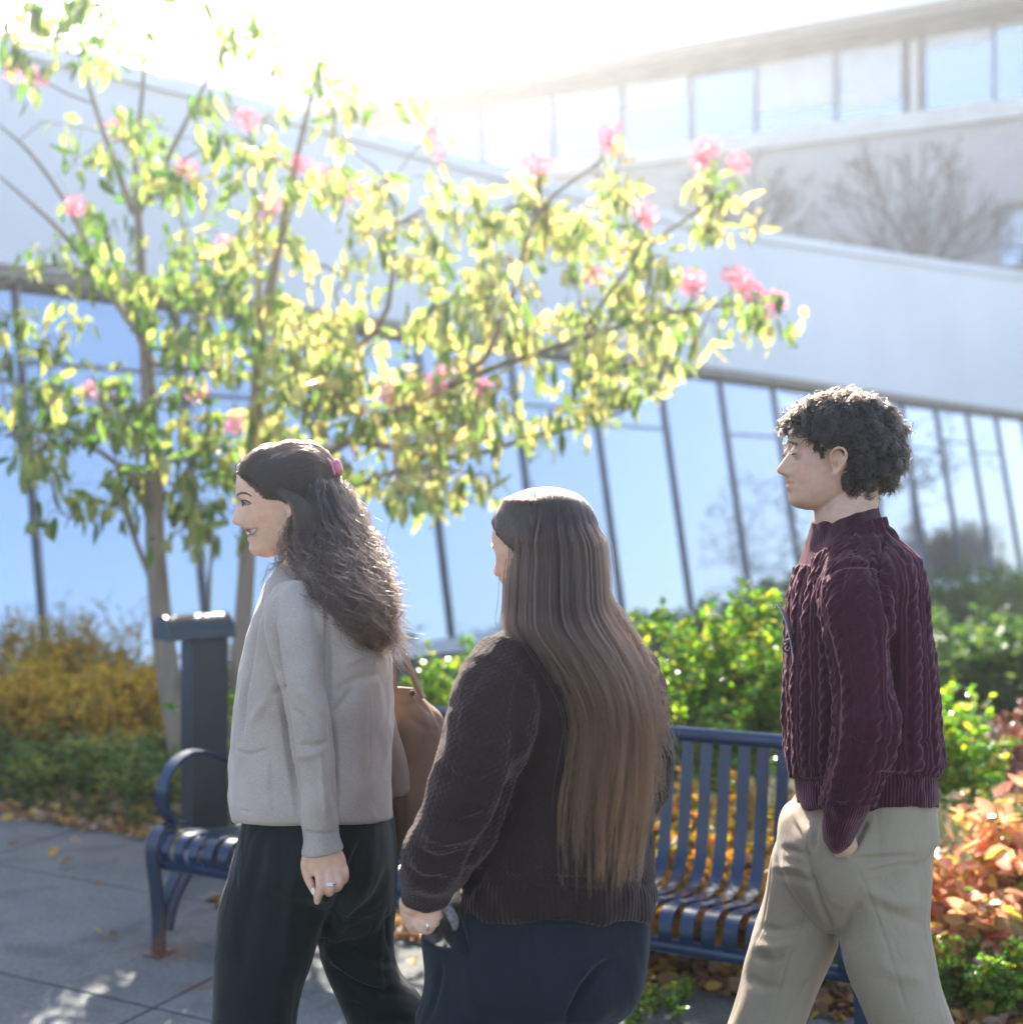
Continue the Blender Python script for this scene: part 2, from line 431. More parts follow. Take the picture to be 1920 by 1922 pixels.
cut = 38
ns = 38
seat, back = MB(), MB()
for i in range(ns):
    u = .035 + (BL - .07) * i / (ns - 1)
    pts = [UV(u, v, z) for v, z in prof]
    seat.bar(pts[:cut + 1], U, .040, .006); back.bar(pts[cut:], U, .040, .006)
seat.build('seat', M_bench, bench, smooth=False); back.build('backrest', M_bench, bench)
mb = MB(); mb.tube([UV(0, .012, .335), UV(BL, .012, .335)], .021, 12); mb.build('front_rail', M_bench, bench, smooth=True)
mb = MB(); mb.tube([UV(-.01, .572, .835), UV(BL + .01, .572, .835)], .024, 12); mb.build('top_rail', M_bench, bench, smooth=True)
mb = MB(); mb.tube([UV(0, .36, .36), UV(BL, .36, .36)], .016, 10); mb.build('stretcher', M_bench, bench, smooth=True)
for u in (-.012, BL + .012):
    mb = MB()
    mb.bar([UV(u, v, z) for v, z in spline([(.012, 0.016), (.012, .12), (.0, .25), (-.02, .36), (-.012, .42), (.03, .455), (.08, .45)], 24)], U, .052, .016)
    mb.box(UV(u - .035, -.03, .0155), U * .07, Vd * .09, Z * .006)
    mb.build('leg', M_bleg, bench, bevel=.002)
    mb = MB()
    mb.bar([UV(u, v, z) for v, z in spline([(.60, .016), (.575, .12), (.55, .25), (.53, .42), (.54, .6), (.565, .84)], 24)], U, .052, .016)
    mb.build('leg', M_bleg, bench, bevel=.002)
    mb = MB()
    for off in (0, .035):
        mb.bar([UV(u, v, z - off) for v, z in spline([(.02 + off, .12), (.06 + off, .22), (.15 + off, .31), (.29, .355), (.42 - off, .31), (.51 - off, .22), (.56 - off, .12)], 26)], U, .045, .012)
    mb.build('brace', M_bleg, bench, bevel=.002)
    mb = MB()
    mb.bar([UV(u, v, z) for v, z in spline([(.14, .445), (.07, .47), (.03, .53), (.035, .61), (.10, .675), (.20, .69), (.31, .66), (.42, .605), (.545, .60)], 40)], U, .05, .012)
    mb.build('armrest', M_bench, bench, bevel=.002)

# ---------------------------------------------------------------- bollard light
bc = W(385, 1640, 5.6); bc.z = 0
bol = empty('bollard', bc, 'dark grey metal bollard with a rounded hood, behind the left end of the bench', 'bollard')
M_bol = noisy('bollard_paint', (.012, .018, .024), (.018, .026, .034), 5, .42, spec=.5)
ax = Vector((-.78, -.62, 0)); ay = Vector((.62, -.78, 0))
mb = MB(); hw, hd = .085, .06
mb.box(bc - ax * hw - ay * hd, ax * hw * 2, ay * hd * 2, Z * 1.0); mb.build('post', M_bol, bol, bevel=.004)
R_, zc = .095, 1.005
V = []; F = []; n = 20
for e_, s_ in ((-.10, 0), (.20, 0)):
    for k in range(n + 1):
        a = math.pi * k / n
        V.append(bc + ax * e_ + ay * (R_ * math.cos(a)) + Z * (zc + R_ * 1.08 * math.sin(a)))
for k in range(n): F.append((k, k + 1, n + 2 + k, n + 1 + k))
F += [tuple(range(n + 1)), tuple(range(n + 1, 2 * n + 2))[::-1], (0, n + 1, 2 * n + 1, n)]
h = mobj('hood', V, F, M_bol, bol, smooth=False)
bv = h.modifiers.new('b', 'BEVEL'); bv.width = .003; bv.segments = 2; bv.limit_method = 'ANGLE'; bv.angle_limit = math.radians(40)
mb = MB(); mb.box(bc - ax * .11 - ay * .085, ax * .22, ay * .17, Z * .03); mb.build('base', M_bol, bol, bevel=.004)
# ================================================================== VEGETATION
def leaves_mesh(P, D, N, L, Wd, curl=None, fold=.25):
    """Leaf blades: base points P, directions D, face normals N, lengths, widths -> verts, tris."""
    P, D, N = map(lambda a: np.asarray(a, float), (P, D, N)); n = len(P)
    L = np.broadcast_to(L, n)[:, None]; Wd = np.broadcast_to(Wd, n)[:, None]
    D = D / np.linalg.norm(D, axis=1, keepdims=True)
    S = np.cross(D, N); S /= np.linalg.norm(S, axis=1, keepdims=True) + 1e-9
    N = np.cross(S, D)
    c = (np.zeros(n) if curl is None else np.asarray(curl))[:, None]
    def pt(a, s):
        return P + D * L * (a - .12 * c * c * a) + S * Wd * s * .5 - N * L * c * (a * a) * .45 + N * Wd * fold * abs(s) * .5
    V = np.stack([pt(0, 0), pt(.28, -.9), pt(.28, 0), pt(.28, .9), pt(.62, -.86), pt(.62, 0), pt(.62, .86), pt(.86, -.4), pt(.86, 0), pt(.86, .4), pt(1, 0)], 1)
    T = np.array([(0, 2, 1), (0, 3, 2), (1, 2, 5), (1, 5, 4), (2, 3, 6), (2, 6, 5), (4, 5, 8), (4, 8, 7), (5, 6, 9), (5, 9, 8), (7, 8, 10), (8, 9, 10)])
    F = (T[None] + (np.arange(n) * 11)[:, None, None]).reshape(-1, 3)
    return V.reshape(-1, 3), F

def rdir(n, zlo=-1, zhi=1):
    z = nr.uniform(zlo, zhi, n); a = nr.uniform(0, 2 * math.pi, n); r = np.sqrt(np.maximum(0, 1 - z * z))
    return np.stack([r * np.cos(a), r * np.sin(a), z], 1)

class Skel:
    def __init__(s): s.P = []; s.par = []; s.w = []; s.minr = []
    def node(s, p, par, minr=0): s.P.append(np.array(p, float)); s.par.append(par); s.w.append(0.0); s.minr.append(minr); return len(s.P) - 1
    def chain(s, pts, par=-1, rads=None):
        ids = []
        for i, p in enumerate(pts):
            par = s.node(p, par, 0 if rads is None else rads[i]); ids.append(par)
        return ids
    def grow(s, p, step=.14, wob=.03, down=.6, bow=1.0):
        A = np.array(s.P); p = np.array(p, float)
        d = np.linalg.norm(A - p, axis=1) + down * np.maximum(0, A[:, 2] - p[2] + .03)
        k = int(np.argmin(d)); a = A[k]; L = np.linalg.norm(p - a); n = max(2, int(L / step))
        par = k; perp = nr.normal(0, 1, 3) * L * .07 * bow
        for i in range(1, n + 1):
            f = i / n
            q = a + (p - a) * f + perp * math.sin(math.pi * f) + np.array([0, 0, .10 * bow * L * math.sin(math.pi * f)]) + (nr.normal(0, wob * .4, 3) if i < n else 0)
            par = s.node(q, par)
        return par
    def finish(s, k=.0022, e=.46, n=6):
        ch = {}
        w = np.zeros(len(s.P))
        for i, p in enumerate(s.par): ch.setdefault(p, []).append(i)
        for i in range(len(s.P) - 1, -1, -1):
            w[i] += 1 if i not in ch else 0
            if s.par[i] >= 0: w[s.par[i]] += w[i]
        r = np.maximum(k * w ** e, np.array(s.minr))
        mb = MB(); done = set()
        for i in range(len(s.P)):
            if i in done: continue
            path = [s.par[i], i] if s.par[i] >= 0 else [i]
            done.add(i); c = i
            while c in ch:
                nx = max(ch[c], key=lambda q: w[q] + s.minr[q] * 1e4)
                if nx in done: break
                path.append(nx); done.add(nx); c = nx
            if len(path) > 1:
                rr = [min(r[q], r[path[1]] * 1.05) if j == 0 else r[q] for j, q in enumerate(path)]
                mb.tube([s.P[q] for q in path], rr, n if rr[0] > .008 else 4, cap=False)
        return mb

M_bark = noisy('bark', (.16, .11, .075), (.30, .22, .16), 9, .9, .01, 30, stretch=(1, 1, .25), c3=(.22, .17, .13))
M_twig = noisy('twig_bark', (.07, .05, .035), (.13, .095, .07), 12, .85)
M_leafA = leaf_mat('leaf_green_yellow', [(.04, .10, .02), (.07, .16, .025), (.13, .22, .06), (.22, .30, .09), (.34, .38, .14), (.44, .40, .15)], .60, tint=(1.25, 1.3, .75))
M_leafB = leaf_mat('leaf_yellowing', [(.07, .14, .035), (.16, .24, .07), (.29, .36, .14), (.43, .46, .22), (.55, .51, .24), (.52, .40, .19)], .62, tint=(1.25, 1.25, .8))
M_pink = leaf_mat('flower_pink', [(.60, .22, .30), (.70, .32, .40), (.62, .20, .26), (.75, .45, .50)], .5, tint=(1.2, .9, .95))

def hanging_cluster(p, n, size=.14):
    """Opposite drooping leaves round a twig end."""
    p = np.array(p)
    B = p + np.stack([nr.normal(0, .052, n), nr.normal(0, .052, n), nr.uniform(-.07, .05, n)], 1)
    D = np.stack([nr.normal(0, .26, n), nr.normal(0, .26, n), -np.ones(n)], 1)
    far = nr.random(n) < .24
    D[far, 2] = nr.uniform(-.5, .3, far.sum()); D[far, :2] *= 2.4
    return B, D, rdir(n, -.3, .3), size * nr.uniform(.45, 1.25, n), nr.uniform(.22, .38, n) * size, nr.uniform(-.1, .8, n)

def flower(p, tree):
    n = 110; o = rdir(n) * (nr.random((n, 1)) ** .4) * np.array([.055, .055, .05])
    D = o + nr.normal(0, .02, (n, 3))
    V, F = leaves_mesh(np.array(p) + o, D, rdir(n), nr.uniform(.016, .03, n), nr.uniform(.009, .015, n), nr.uniform(-.5, .5, n))
    mobj('flower_cluster', V, F, M_pink, tree)

def canopy_tree(label, trunk, trunk_r, limbs, ells, flowers, mat, depth, loc):
    t = empty('flowering_tree', loc, label, 'tree', 'small flowering trees by the glass building')
    sk = Skel()
    ids = sk.chain(spline([W(*q) for q in trunk], 26), -1, list(np.interp(np.linspace(0, 1, 26), np.linspace(0, 1, len(trunk_r)), trunk_r)))
    for lb in limbs:
        pts = spline([W(*q) for q in lb], 14)
        A = np.array(sk.P); k = int(np.argmin(np.linalg.norm(A - pts[0], axis=1)))
        sk.chain(pts[1:], k, list(np.linspace(min(.022, sk.minr[k] * .8 + .004), .006, 13)))
    C = []
    for (cx, cy, rx, ry, n) in ells:
        for _ in range(max(2, round(n * .50))):
            a = nr.uniform(0, 2 * math.pi); r = math.sqrt(nr.random())
            d = depth + nr.normal(0, .45) * min(1.0, .4 + rx / 200)
            C.append((np.array(W(cx + rx * r * math.cos(a), cy + ry * r * math.sin(a), d)), 1))
    for (fx, fy) in flowers: C.append((np.array(W(fx, fy, depth + nr.normal(0, .25))), 2))
    A = np.array(sk.P)
    C.sort(key=lambda c: np.min(np.linalg.norm(A - c[0], axis=1)))
    acc = [[] for _ in range(6)]
    for p, kind in C:
        e_ = sk.grow(p)
        for _ in range(3): sk.node(p + nr.normal(0, .05, 3) + np.array([0, 0, -.02]), e_)
        if kind == 2: flower(p, t)
        n = nr.integers(6, 13) if kind == 1 else 4
        for q, arr in zip(acc, hanging_cluster(p - (np.array([0, 0, .08]) if kind == 2 else 0), n)): q.append(arr)
    sk.finish(.0020, .41).build('trunk', M_bark, t, smooth=True)
    V, F = leaves_mesh(*[np.concatenate(a) for a in acc[:5]], np.concatenate(acc[5]))
    mobj('crown', V, F, mat, t, smooth=True)
    return t

tA = canopy_tree('flowering tree with its thick pale trunk left of the bollard and mostly green drooping leaves',
    [(345, 1490, 6.95), (335, 1380, 6.95), (308, 1200, 6.95), (293, 1030, 6.95), (290, 880, 6.95), (280, 740, 6.95), (272, 600, 6.95), (262, 430, 7.0), (255, 300, 7.0), (268, 180, 7.0), (275, 60, 7.0)],
    [.085, .075, .07, .06, .052, .045, .035, .024, .016, .012, .008],
    [[(280, 680, 6.95), (330, 690, 6.8), (400, 695, 6.7), (455, 715, 6.6)], [(290, 1000, 6.95), (250, 900, 6.8), (150, 830, 6.7), (60, 850, 6.7)],
     [(275, 640, 6.95), (215, 560, 7.1), (130, 390, 7.2), (60, 290, 7.3), (0, 235, 7.3)], [(215, 560, 7.1), (110, 430, 7.0), (0, 330, 7.0)], [(200, 520, 7.1), (90, 500, 7.0), (0, 540, 6.9)],
     [(262, 430, 7.0), (190, 230, 7.1), (150, 100, 7.1)], [(262, 400, 7.0), (340, 250, 6.9), (420, 90, 6.9)], [(300, 1120, 6.95), (262, 1030, 6.9), (225, 930, 6.9), (205, 880, 6.9)]],
    [(110, 50, 180, 75, 42), (390, 40, 95, 60, 14), (330, 255, 250, 80, 34), (290, 420, 150, 130, 48), (220, 600, 220, 120, 30), (110, 480, 140, 45, 9), (170, 770, 230, 80, 50),
     (310, 860, 230, 90, 52), (60, 800, 80, 100, 12), (120, 940, 90, 40, 9), (370, 950, 100, 90, 26), (205, 960, 12, 40, 2), (30, 660, 60, 80, 9), (370, 560, 120, 130, 34)],
    [(200, 750), (115, 762), (165, 735), (375, 740), (70, 145), (30, 135), (220, 245), (425, 462), (350, 320), (440, 795), (140, 385)], M_leafA, 6.9, W(345, 1497, 6.9))
tB = canopy_tree('flowering tree spreading far right with yellower leaves and pink blooms over the long haired woman',
    [(440, 1470, 7.0), (446, 1300, 7.0), (462, 1100, 7.0), (470, 930, 7.0), (482, 760, 7.0), (490, 640, 6.9), (520, 480, 6.9), (550, 330, 6.8), (585, 180, 6.8), (610, 60, 6.8)],
    [.06, .056, .052, .046, .04, .034, .025, .017, .012, .008],
    [[(482, 760, 7.0), (600, 700, 6.9), (720, 600, 6.8), (740, 430, 6.8), (745, 380, 6.8)], [(470, 930, 7.0), (600, 860, 6.8), (750, 770, 6.6), (900, 700, 6.5), (1080, 640, 6.4), (1250, 590, 6.4), (1420, 565, 6.4)],
     [(470, 960, 7.0), (620, 930, 6.8), (760, 880, 6.7), (900, 890, 6.7)], [(900, 700, 6.5), (960, 560, 6.5), (1010, 400, 6.5), (1130, 300, 6.5)], [(1080, 640, 6.4), (1200, 480, 6.5), (1330, 380, 6.5)],
     [(490, 640, 6.9), (480, 420, 7.1), (470, 260, 7.1)], [(700, 830, 6.7), (850, 860, 6.8), (1000, 820, 6.9), (1150, 780, 6.9), (1240, 720, 6.9)], [(395, 1300, 7.1), (392, 1150, 7.1), (400, 1000, 7.1)]],
    [(560, 170, 110, 90, 14), (560, 400, 190, 130, 52), (490, 600, 150, 120, 40), (700, 230, 90, 120, 10), (830, 430, 190, 90, 50), (1000, 500, 230, 120, 92), (1310, 590, 140, 38, 26), (1370, 400, 55, 50, 13),
     (1320, 350, 30, 35, 5), (1140, 335, 25, 60, 7), (1012, 370, 25, 50, 6), (740, 640, 260, 120, 105), (1120, 640, 150, 70, 44), (1190, 740, 90, 45, 18), (640, 790, 260, 100, 96), (840, 900, 100, 50, 26),
     (900, 780, 250, 60, 50), (700, 900, 120, 40, 16), (520, 860, 100, 50, 12), (1250, 470, 80, 30, 6)],
    [(1140, 258), (1010, 310), (1320, 285), (1385, 305), (1207, 397), (1300, 525), (1390, 525), (1420, 560), (1455, 565), (815, 240), (820, 280), (560, 310), (510, 380), (655, 360), (1115, 520), (820, 720),
     (900, 725), (1128, 655), (615, 725), (465, 225), (1005, 330), (1145, 235), (500, 400), (730, 740), (1150, 275), (995, 300), (1315, 300), (1405, 545), (1375, 515), (1440, 580), (1300, 540), (835, 700), (1215, 410), (905, 745), (1330, 275), (600, 330)], M_leafB, 6.75, W(440, 1490, 7.0))

# ---------------------------------------------------------------- shrubs
def shrub(name, label, cat, group, base, h, spread, nst, leafL, leafW, mat, twigs=5, per=9, droop=0.0, stem_r=.004, hang=None, leaf_start=.12, up=.6, stem_mat=None):
    base = Vector(base); t = empty(name, base, label, cat, group)
    mb = MB(); PP, DD = [], []
    for s in range(nst):
        a = nr.uniform(0, 2 * math.pi); r = spread * math.sqrt(nr.random())
        b0 = np.array(base) + np.array([math.cos(a), math.sin(a), 0]) * r * .45
        hh = h * nr.uniform(.62, 1.0) * (1 - .25 * (r / spread) ** 2)
        top = np.array(base) + np.array([math.cos(a) * r, math.sin(a) * r, hh])
        mid = (b0 + top) / 2 + nr.normal(0, .05 * h, 3)
        pts = spline([b0, mid, top], 12)
        mb.tube(pts, list(np.linspace(stem_r, stem_r * .35, 12)), 4, cap=False)
        n = int(per * hh / leafL * .33) + 3
        f = nr.uniform(leaf_start, 1, n) ** .8
        q = np.stack([np.interp(f * 11, range(12), pts[:, k]) for k in range(3)], 1)
        PP.append(q); DD.append(rdir(n, -.3 - droop, .7 - droop))
        for _ in range(twigs):
            f0 = nr.uniform(max(.25, leaf_start + .1), .95); i = int(f0 * 11); d = rdir(1, .0, .8)[0]; L = h * nr.uniform(.12, .26)
            tp = [pts[i] + d * L * g + np.array([0, 0, .25 * L * g * g]) for g in np.linspace(0, 1, 4)]
            mb.tube(tp, [stem_r * .5, stem_r * .4, stem_r * .35, stem_r * .25], 3, cap=False)
            m_ = max(4, int(per * L / leafL * .8)); g = nr.uniform(.15, 1.02, m_)[:, None]
            PP.append(pts[i] + d * L * g + np.array([0, 0, .25 * L]) * g * g); DD.append(rdir(m_, -.4 - droop, .6 - droop) + d * .4)
    mb.build('stem', stem_mat or M_twig, t, smooth=True)
    P = np.concatenate(PP); D = np.concatenate(DD); n = len(P)
    N = rdir(n, .2, 1)
    V, F = leaves_mesh(P, D, N, nr.uniform(.6, 1.15, n) * leafL, nr.uniform(.8, 1.1, n) * leafW, nr.uniform(-.2, .7, n))
    mobj('foliage', V, F, mat, t, smooth=True)
    return t

M_lg = leaf_mat('leaf_bright_green', [(.06, .15, .02), (.11, .25, .03), (.18, .34, .04), (.28, .38, .05), (.48, .36, .05)], .55, .2, .8, (1.5, 1.6, .6))
M_lo = leaf_mat('leaf_orange_yellow', [(.60, .40, .04), (.62, .30, .04), (.56, .46, .05), (.2, .28, .04), (.55, .22, .08)], .62, .3, .6, (1.4, 1.2, .6))
M_lp = leaf_mat('leaf_coral', [(.70, .34, .24), (.74, .46, .24), (.70, .38, .32), (.72, .52, .14), (.2, .32, .06), (.58, .22, .20)], .6, .25, .7, (1.35, 1.1, .9))
M_ld = leaf_mat('leaf_deep_green', [(.03, .09, .02), (.05, .13, .03), (.08, .17, .03), (.15, .2, .04)], .4, .4, .4)
M_ly = leaf_mat('leaf_gold', [(.62, .40, .05), (.70, .46, .06), (.55, .28, .05), (.42, .34, .05), (.2, .24, .05)], .5, .5, .3)
M_dry = noisy('dry_stem', (.16, .12, .08), (.26, .20, .14), 12, .9)

gsun = 'leafy green shrubs behind the bench'
spots = [(1215, 5.05, 1.14, .24, 'just right of the long brown hair'), (1290, 5.3, 1.22, .26, 'left of the tallest sprig'), (1368, 5.1, 1.42, .20, 'with the tallest upright sprig'),
         (1440, 5.2, 1.20, .26, 'just left of the maroon sweater'), (1130, 5.4, 1.0, .3, 'behind the long brown hair'), (900, 5.9, .98, .3, 'behind the tan bag'), (1030, 5.7, .95, .3, 'hidden behind the dark brown sweater'),
         (1520, 5.2, 1.15, .25, 'behind the front of the maroon sweater'), (1600, 5.3, 1.0, .28, 'behind the maroon sleeve'), (1790, 4.95, .90, .22, 'right of the maroon sweater above the coral leaves')]
for px, d, h, sp, where in spots:
    shrub('leafy_shrub', 'bright green sunlit shrub ' + where, 'shrub', gsun, W(px, 0, d + .5).xy.to_3d(), h, sp * 1.08, 13, .046, .028, M_lg, 6, 8, leaf_start=.45)
gor = 'low orange and yellow plants under the shrubs'
for px, d, h, lab in ((1180, 4.72, .42, 'behind the bench slats, next to the dark brown sweater'), (1270, 4.62, .50, 'behind the widest clear stretch of slats'), (1350, 4.7, .46, 'behind the seat middle of the slats'), (1440, 4.55, .48, 'behind the slats beside the khaki trousers'),
                      (1540, 4.6, .45, 'behind the khaki trousers'), (1090, 4.9, .4, 'hidden behind the dark brown sweater'), (820, 5.4, .3, 'behind the tan bag'), (1225, 5.1, .5, 'set back, next to the dark brown sweater'), (1310, 5.15, .52, 'set back, behind the clear slats'), (1400, 5.1, .5, 'set back, left of the maroon sweater')):
    shrub('low_plant', 'low orange and yellow plant ' + lab, 'plant', gor, W(px, 0, d - .22).xy.to_3d(), h * 1.15, .26, 15, .055, .038, M_lo, 4, 8)
gco = 'coral leaved shrubs at the right edge'
for px, d, h, lab in ((1775, 4.35, .50, 'touching the back of the khaki trousers'), (1860, 4.5, .66, 'topmost, near the right edge'), (1935, 4.3, .62, 'cut by the right edge'), (1850, 4.1, .38, 'front one, above the small green leaves')):
    shrub('coral_shrub', 'coral and orange leaved shrub ' + lab, 'shrub', gco, W(px, 0, d).xy.to_3d(), h, .2, 13, .085, .044, M_lp, 4, 7, droop=.2)
gcv = 'small leaved ground plants at the path edge'
for px, d, h, lab, n in ((1800, 3.92, .26, 'right of the khaki trouser leg', 14), (1890, 3.95, .30, 'in the bottom right corner', 16), (1960, 4.0, .3, 'cut by the right edge', 12), (1245, 4.0, .09, 'between the navy and khaki legs', 9), (1190, 3.85, .08, 'beside the dark trousers', 7), (1540, 4.2, .15, 'between the khaki trouser legs', 8)):
    shrub('ground_plant', 'low plant with tiny green leaves ' + lab, 'plant', gcv, W(px, 0, d).xy.to_3d(), h, .17, n, .022, .014, M_lg, 7, 12)
gdk = 'dark green bushes further back'
for px, d, h, sp, lab in ((1700, 8.6, .95, .6, 'behind the maroon sweater'), (1840, 8.8, .98, .6, 'right of the maroon sweater'), (1960, 8.3, .9, .6, 'cut by the right edge'), (880, 8.6, .55, .5, 'beyond the tan bag'), (780, 8.2, .5, .5, 'between the two women'),
                          (1100, 9.5, .6, .6, 'behind the long haired woman'), (1300, 11, .8, .8, 'far back left of the tallest sprig'), (1500, 13, 1.0, .9, 'far back beside the maroon collar'), (1840, 15, 1.0, 1.0, 'far back by the white sill'), (2000, 13, 1.1, 1.0, 'far back cut by the right edge')):
    shrub('dark_bush', 'dark green bush ' + lab, 'bush', gdk, W(px, 0, d).xy.to_3d(), h, sp, 34, .07, .035, M_ld, 6, 7)
gye = 'golden autumn bushes left of the bollard'
for px, d, h, lab in ((20, 7.6, .62, 'cut by the left edge'), (110, 8.0, .66, 'second from the left edge'), (200, 7.7, .70, 'in the middle of the golden row'), (275, 8.1, .64, 'just left of the thick trunk'), (60, 8.8, .75, 'set back near the left edge'), (170, 9.0, .75, 'set back in the middle'), (390, 8.4, .5, 'behind the bollard'), (-60, 8.2, .7, 'out past the left edge')):
    shrub('golden_bush', 'golden yellow twiggy bush ' + lab, 'bush', gye, W(px, 0, d).xy.to_3d(), h * 1.06, .46, 26, .05, .022, M_ly, 7, 6)
M_lm = leaf_mat('leaf_mid_green', [(.05, .12, .03), (.08, .17, .04), (.13, .22, .05), (.28, .30, .06), (.45, .36, .06)], .5, .4, .4)
for px, d, h, lab in ((30, 7.1, .40, 'near the left edge'), (110, 6.95, .36, 'below the golden bushes, second from left'), (190, 7.1, .38, 'below the golden bushes in the middle'), (260, 6.9, .36, 'left of the bollard'), (330, 6.7, .32, 'at the foot of the bollard')):
    shrub('green_clump', 'low dark green clump of leaves ' + lab, 'plant', 'green clumps at the grass edge', W(px, 0, d).xy.to_3d(), h, .36, 20, .07, .018, M_lm, 4, 7, up=1)
gdw = 'thin dry stalks in front of the glass wall'
for px, d, h, lab in ((25, 8.6, 1.05, 'near the left edge'), (140, 9.2, .95, 'second from the left'), (215, 9.0, 1.05, 'left of the thick trunk'), (90, 9.5, 1.0, 'by the foot of a mullion'), (395, 8.6, .8, 'between the two trunks')):
    shrub('dry_stalks', 'thin brown dry stalks ' + lab, 'plant', gdw, W(px, 0, d).xy.to_3d(), h, .35, 16, .03, .012, M_ly, 5, 2.2, stem_mat=M_dry, leaf_start=.4)
shrub('red_stalk', 'tall reddish flower stalk near the right edge', 'plant', None, W(1880, 0, 5.6).xy.to_3d(), .96, .07, 5, .03, .016, leaf_mat('leaf_rust', [(.2, .06, .05), (.28, .1, .07)], .3), 5, 11)
shrub('climbing_sprig', 'thin leafy green sprig in front of the second trunk', 'plant', None, W(478, 0, 5.9).xy.to_3d(), 1.15, .14, 4, .045, .03, M_lg, 4, 5)

# ---------------------------------------------------------------- grass, fallen leaves
n = 9000
gu = nr.uniform(-7.5, 4.5, n); gv = 1.25 + nr.random(n) ** 1.3 * 2.4
gv = np.where(gu > -.3, gv - .45, gv)
P = np.array([UV(a, c, 0) for a, c in zip(gu, gv)])
Dg = np.stack([nr.normal(0, .35, n), nr.normal(0, .35, n), np.ones(n)], 1)
V, F = leaves_mesh(P, Dg, rdir(n, -.1, .1), nr.uniform(.06, .2, n), nr.uniform(.005, .01, n), nr.uniform(0, 1, n))
g = mobj('grass', V, F, leaf_mat('grass_blade', [(.03, .07, .015), (.05, .11, .02), (.10, .13, .03), (.16, .14, .05)], .35, .5, .3)); tag(g, kind='stuff')

def litter(n, u0, u1, v0, v1, pw):
    u = nr.uniform(u0, u1, n); v = v0 + (v1 - v0) * nr.random(n) ** pw
    z = .012 + nr.random(n) * .035
    P = np.array([UV(a, c, k) for a, c, k in zip(u, v, z)])
    return P
PL = np.concatenate([litter(2600, -8, -.2, 1.16, 2.0, 1.6), litter(3800, -.25, 4.2, .50, 1.7, .9), litter(90, -6, 4, -.3, 1.15, .5) + np.array([0, 0, .008]), litter(900, -.2, 3.5, .5, .8, 1)])
n = len(PL); D = rdir(n, -.2, .35); Nn = rdir(n, .45, 1)
V, F = leaves_mesh(PL, D, Nn, nr.uniform(.035, .085, n), nr.uniform(.025, .05, n), nr.uniform(-.9, .9, n), .35)
l = mobj('fallen_leaves', V, F, leaf_mat('leaf_dry', [(.20, .11, .06), (.30, .18, .11), (.42, .28, .17), (.26, .14, .08), (.55, .36, .06), (.50, .25, .06), (.16, .09, .06)], .25, .6, .4, (1.3, 1.1, .8))); tag(l, kind='stuff')

# ---------------------------------------------------------------- bare trees behind the glass building, and trees the glass mirrors
def bare_tree(label, loc, h0, r, h1, nn, mat, leafm=None, nl=0, fan=False):
    t = empty('bare_tree', loc, label, 'tree', 'bare trees near the buildings')
    loc = np.array(loc, float); sk = Skel()
    sk.chain([loc + np.array([0, 0, z]) + nr.normal(0, .03, 3) for z in np.linspace(0, h0, 10)], -1, list(np.linspace(.13, .09, 10)))
    E = []
    if fan:
        def br(k, d, L, lv):
            d = d / np.linalg.norm(d); q = k; p = sk.P[k]
            for i in range(3):
                d = d + nr.normal(0, .10, 3) + np.array([0, 0, .06]); d /= np.linalg.norm(d); p = p + d * L / 3; q = sk.node(p, q)
            if lv > 0:
                for _ in range(int(nr.integers(2, 4))): br(q, d + nr.normal(0, .36, 3), L * nr.uniform(.62, .85), lv - 1)
        for i in range(16):
            a = 2 * math.pi * i / 16 + nr.normal(0, .2); e_ = nr.uniform(.5, 2.0); br(int(nr.integers(7, 10)), np.array([math.cos(a), math.sin(a), e_]), r * .40, 4)
    for _ in range(0 if fan else nn):
        a = nr.uniform(0, 2 * math.pi); q = nr.random() ** .5; el = nr.uniform(.15, 1)
        E.append(loc + np.array([math.cos(a) * r * q * 1.0, math.sin(a) * r * q, h0 + (h1 - h0) * el * (1 - .35 * q * q)]))
    E.sort(key=lambda p: np.linalg.norm(p - sk.P[9]))
    for p in E: sk.grow(p, .35, .05, .9, .35)
    sk.finish(.0085, .34).build('trunk', mat, t, smooth=True)
    if nl:
        A = np.array(sk.P)[nr.integers(10, len(sk.P), nl)] + nr.normal(0, .12, (nl, 3))
        V, F = leaves_mesh(A, rdir(nl), rdir(nl), nr.uniform(.08, .14, nl), .06)
        mobj('crown', V, F, leafm, t)
M_grb = noisy('grey_bark', (.09, .075, .065), (.15, .125, .11), 6, .9)
bare_tree('bare spreading tree above the white roof edge near the right side', (9.2, 29.4, 0), 7.0, 2.6, 9.9, 260, M_grb, fan=True)
bare_tree('narrow bare tree above the white roof edge, left of the spreading one', (5.4, 29.8, 0), 7.2, 2.2, 10.2, 190, M_grb, fan=True)
bare_tree('bare tree past the end of the glass wall', (13.6, 26.3, 0), 2.0, 2.2, 7.0, 260, M_twig, M_ld, 900)
bare_tree('small tree with a few orange leaves out to the right', (17.5, 24.5, 0), 1.4, 2.2, 5.0, 160, M_twig, M_lo, 900)
for x, y, wh in ((13.0, 26.9, 'middle one'), (14.8, 27.4, 'farthest one'), (11.9, 25.4, 'nearest one')):
    shrub('orange_bush', 'orange bush mirrored low in the glass wall, ' + wh, 'bush', 'orange bushes past the glass wall', (x, y, 0), 1.9, 1.2, 40, .09, .05, M_lo, 6, 5)
# ================================================================== PEOPLE: tools
from mathutils.bvhtree import BVHTree

def proj(V):
    return 960 + V[:, 0] / V[:, 1] * FPX, HZ - (V[:, 2] - CAM_H) / V[:, 1] * FPX

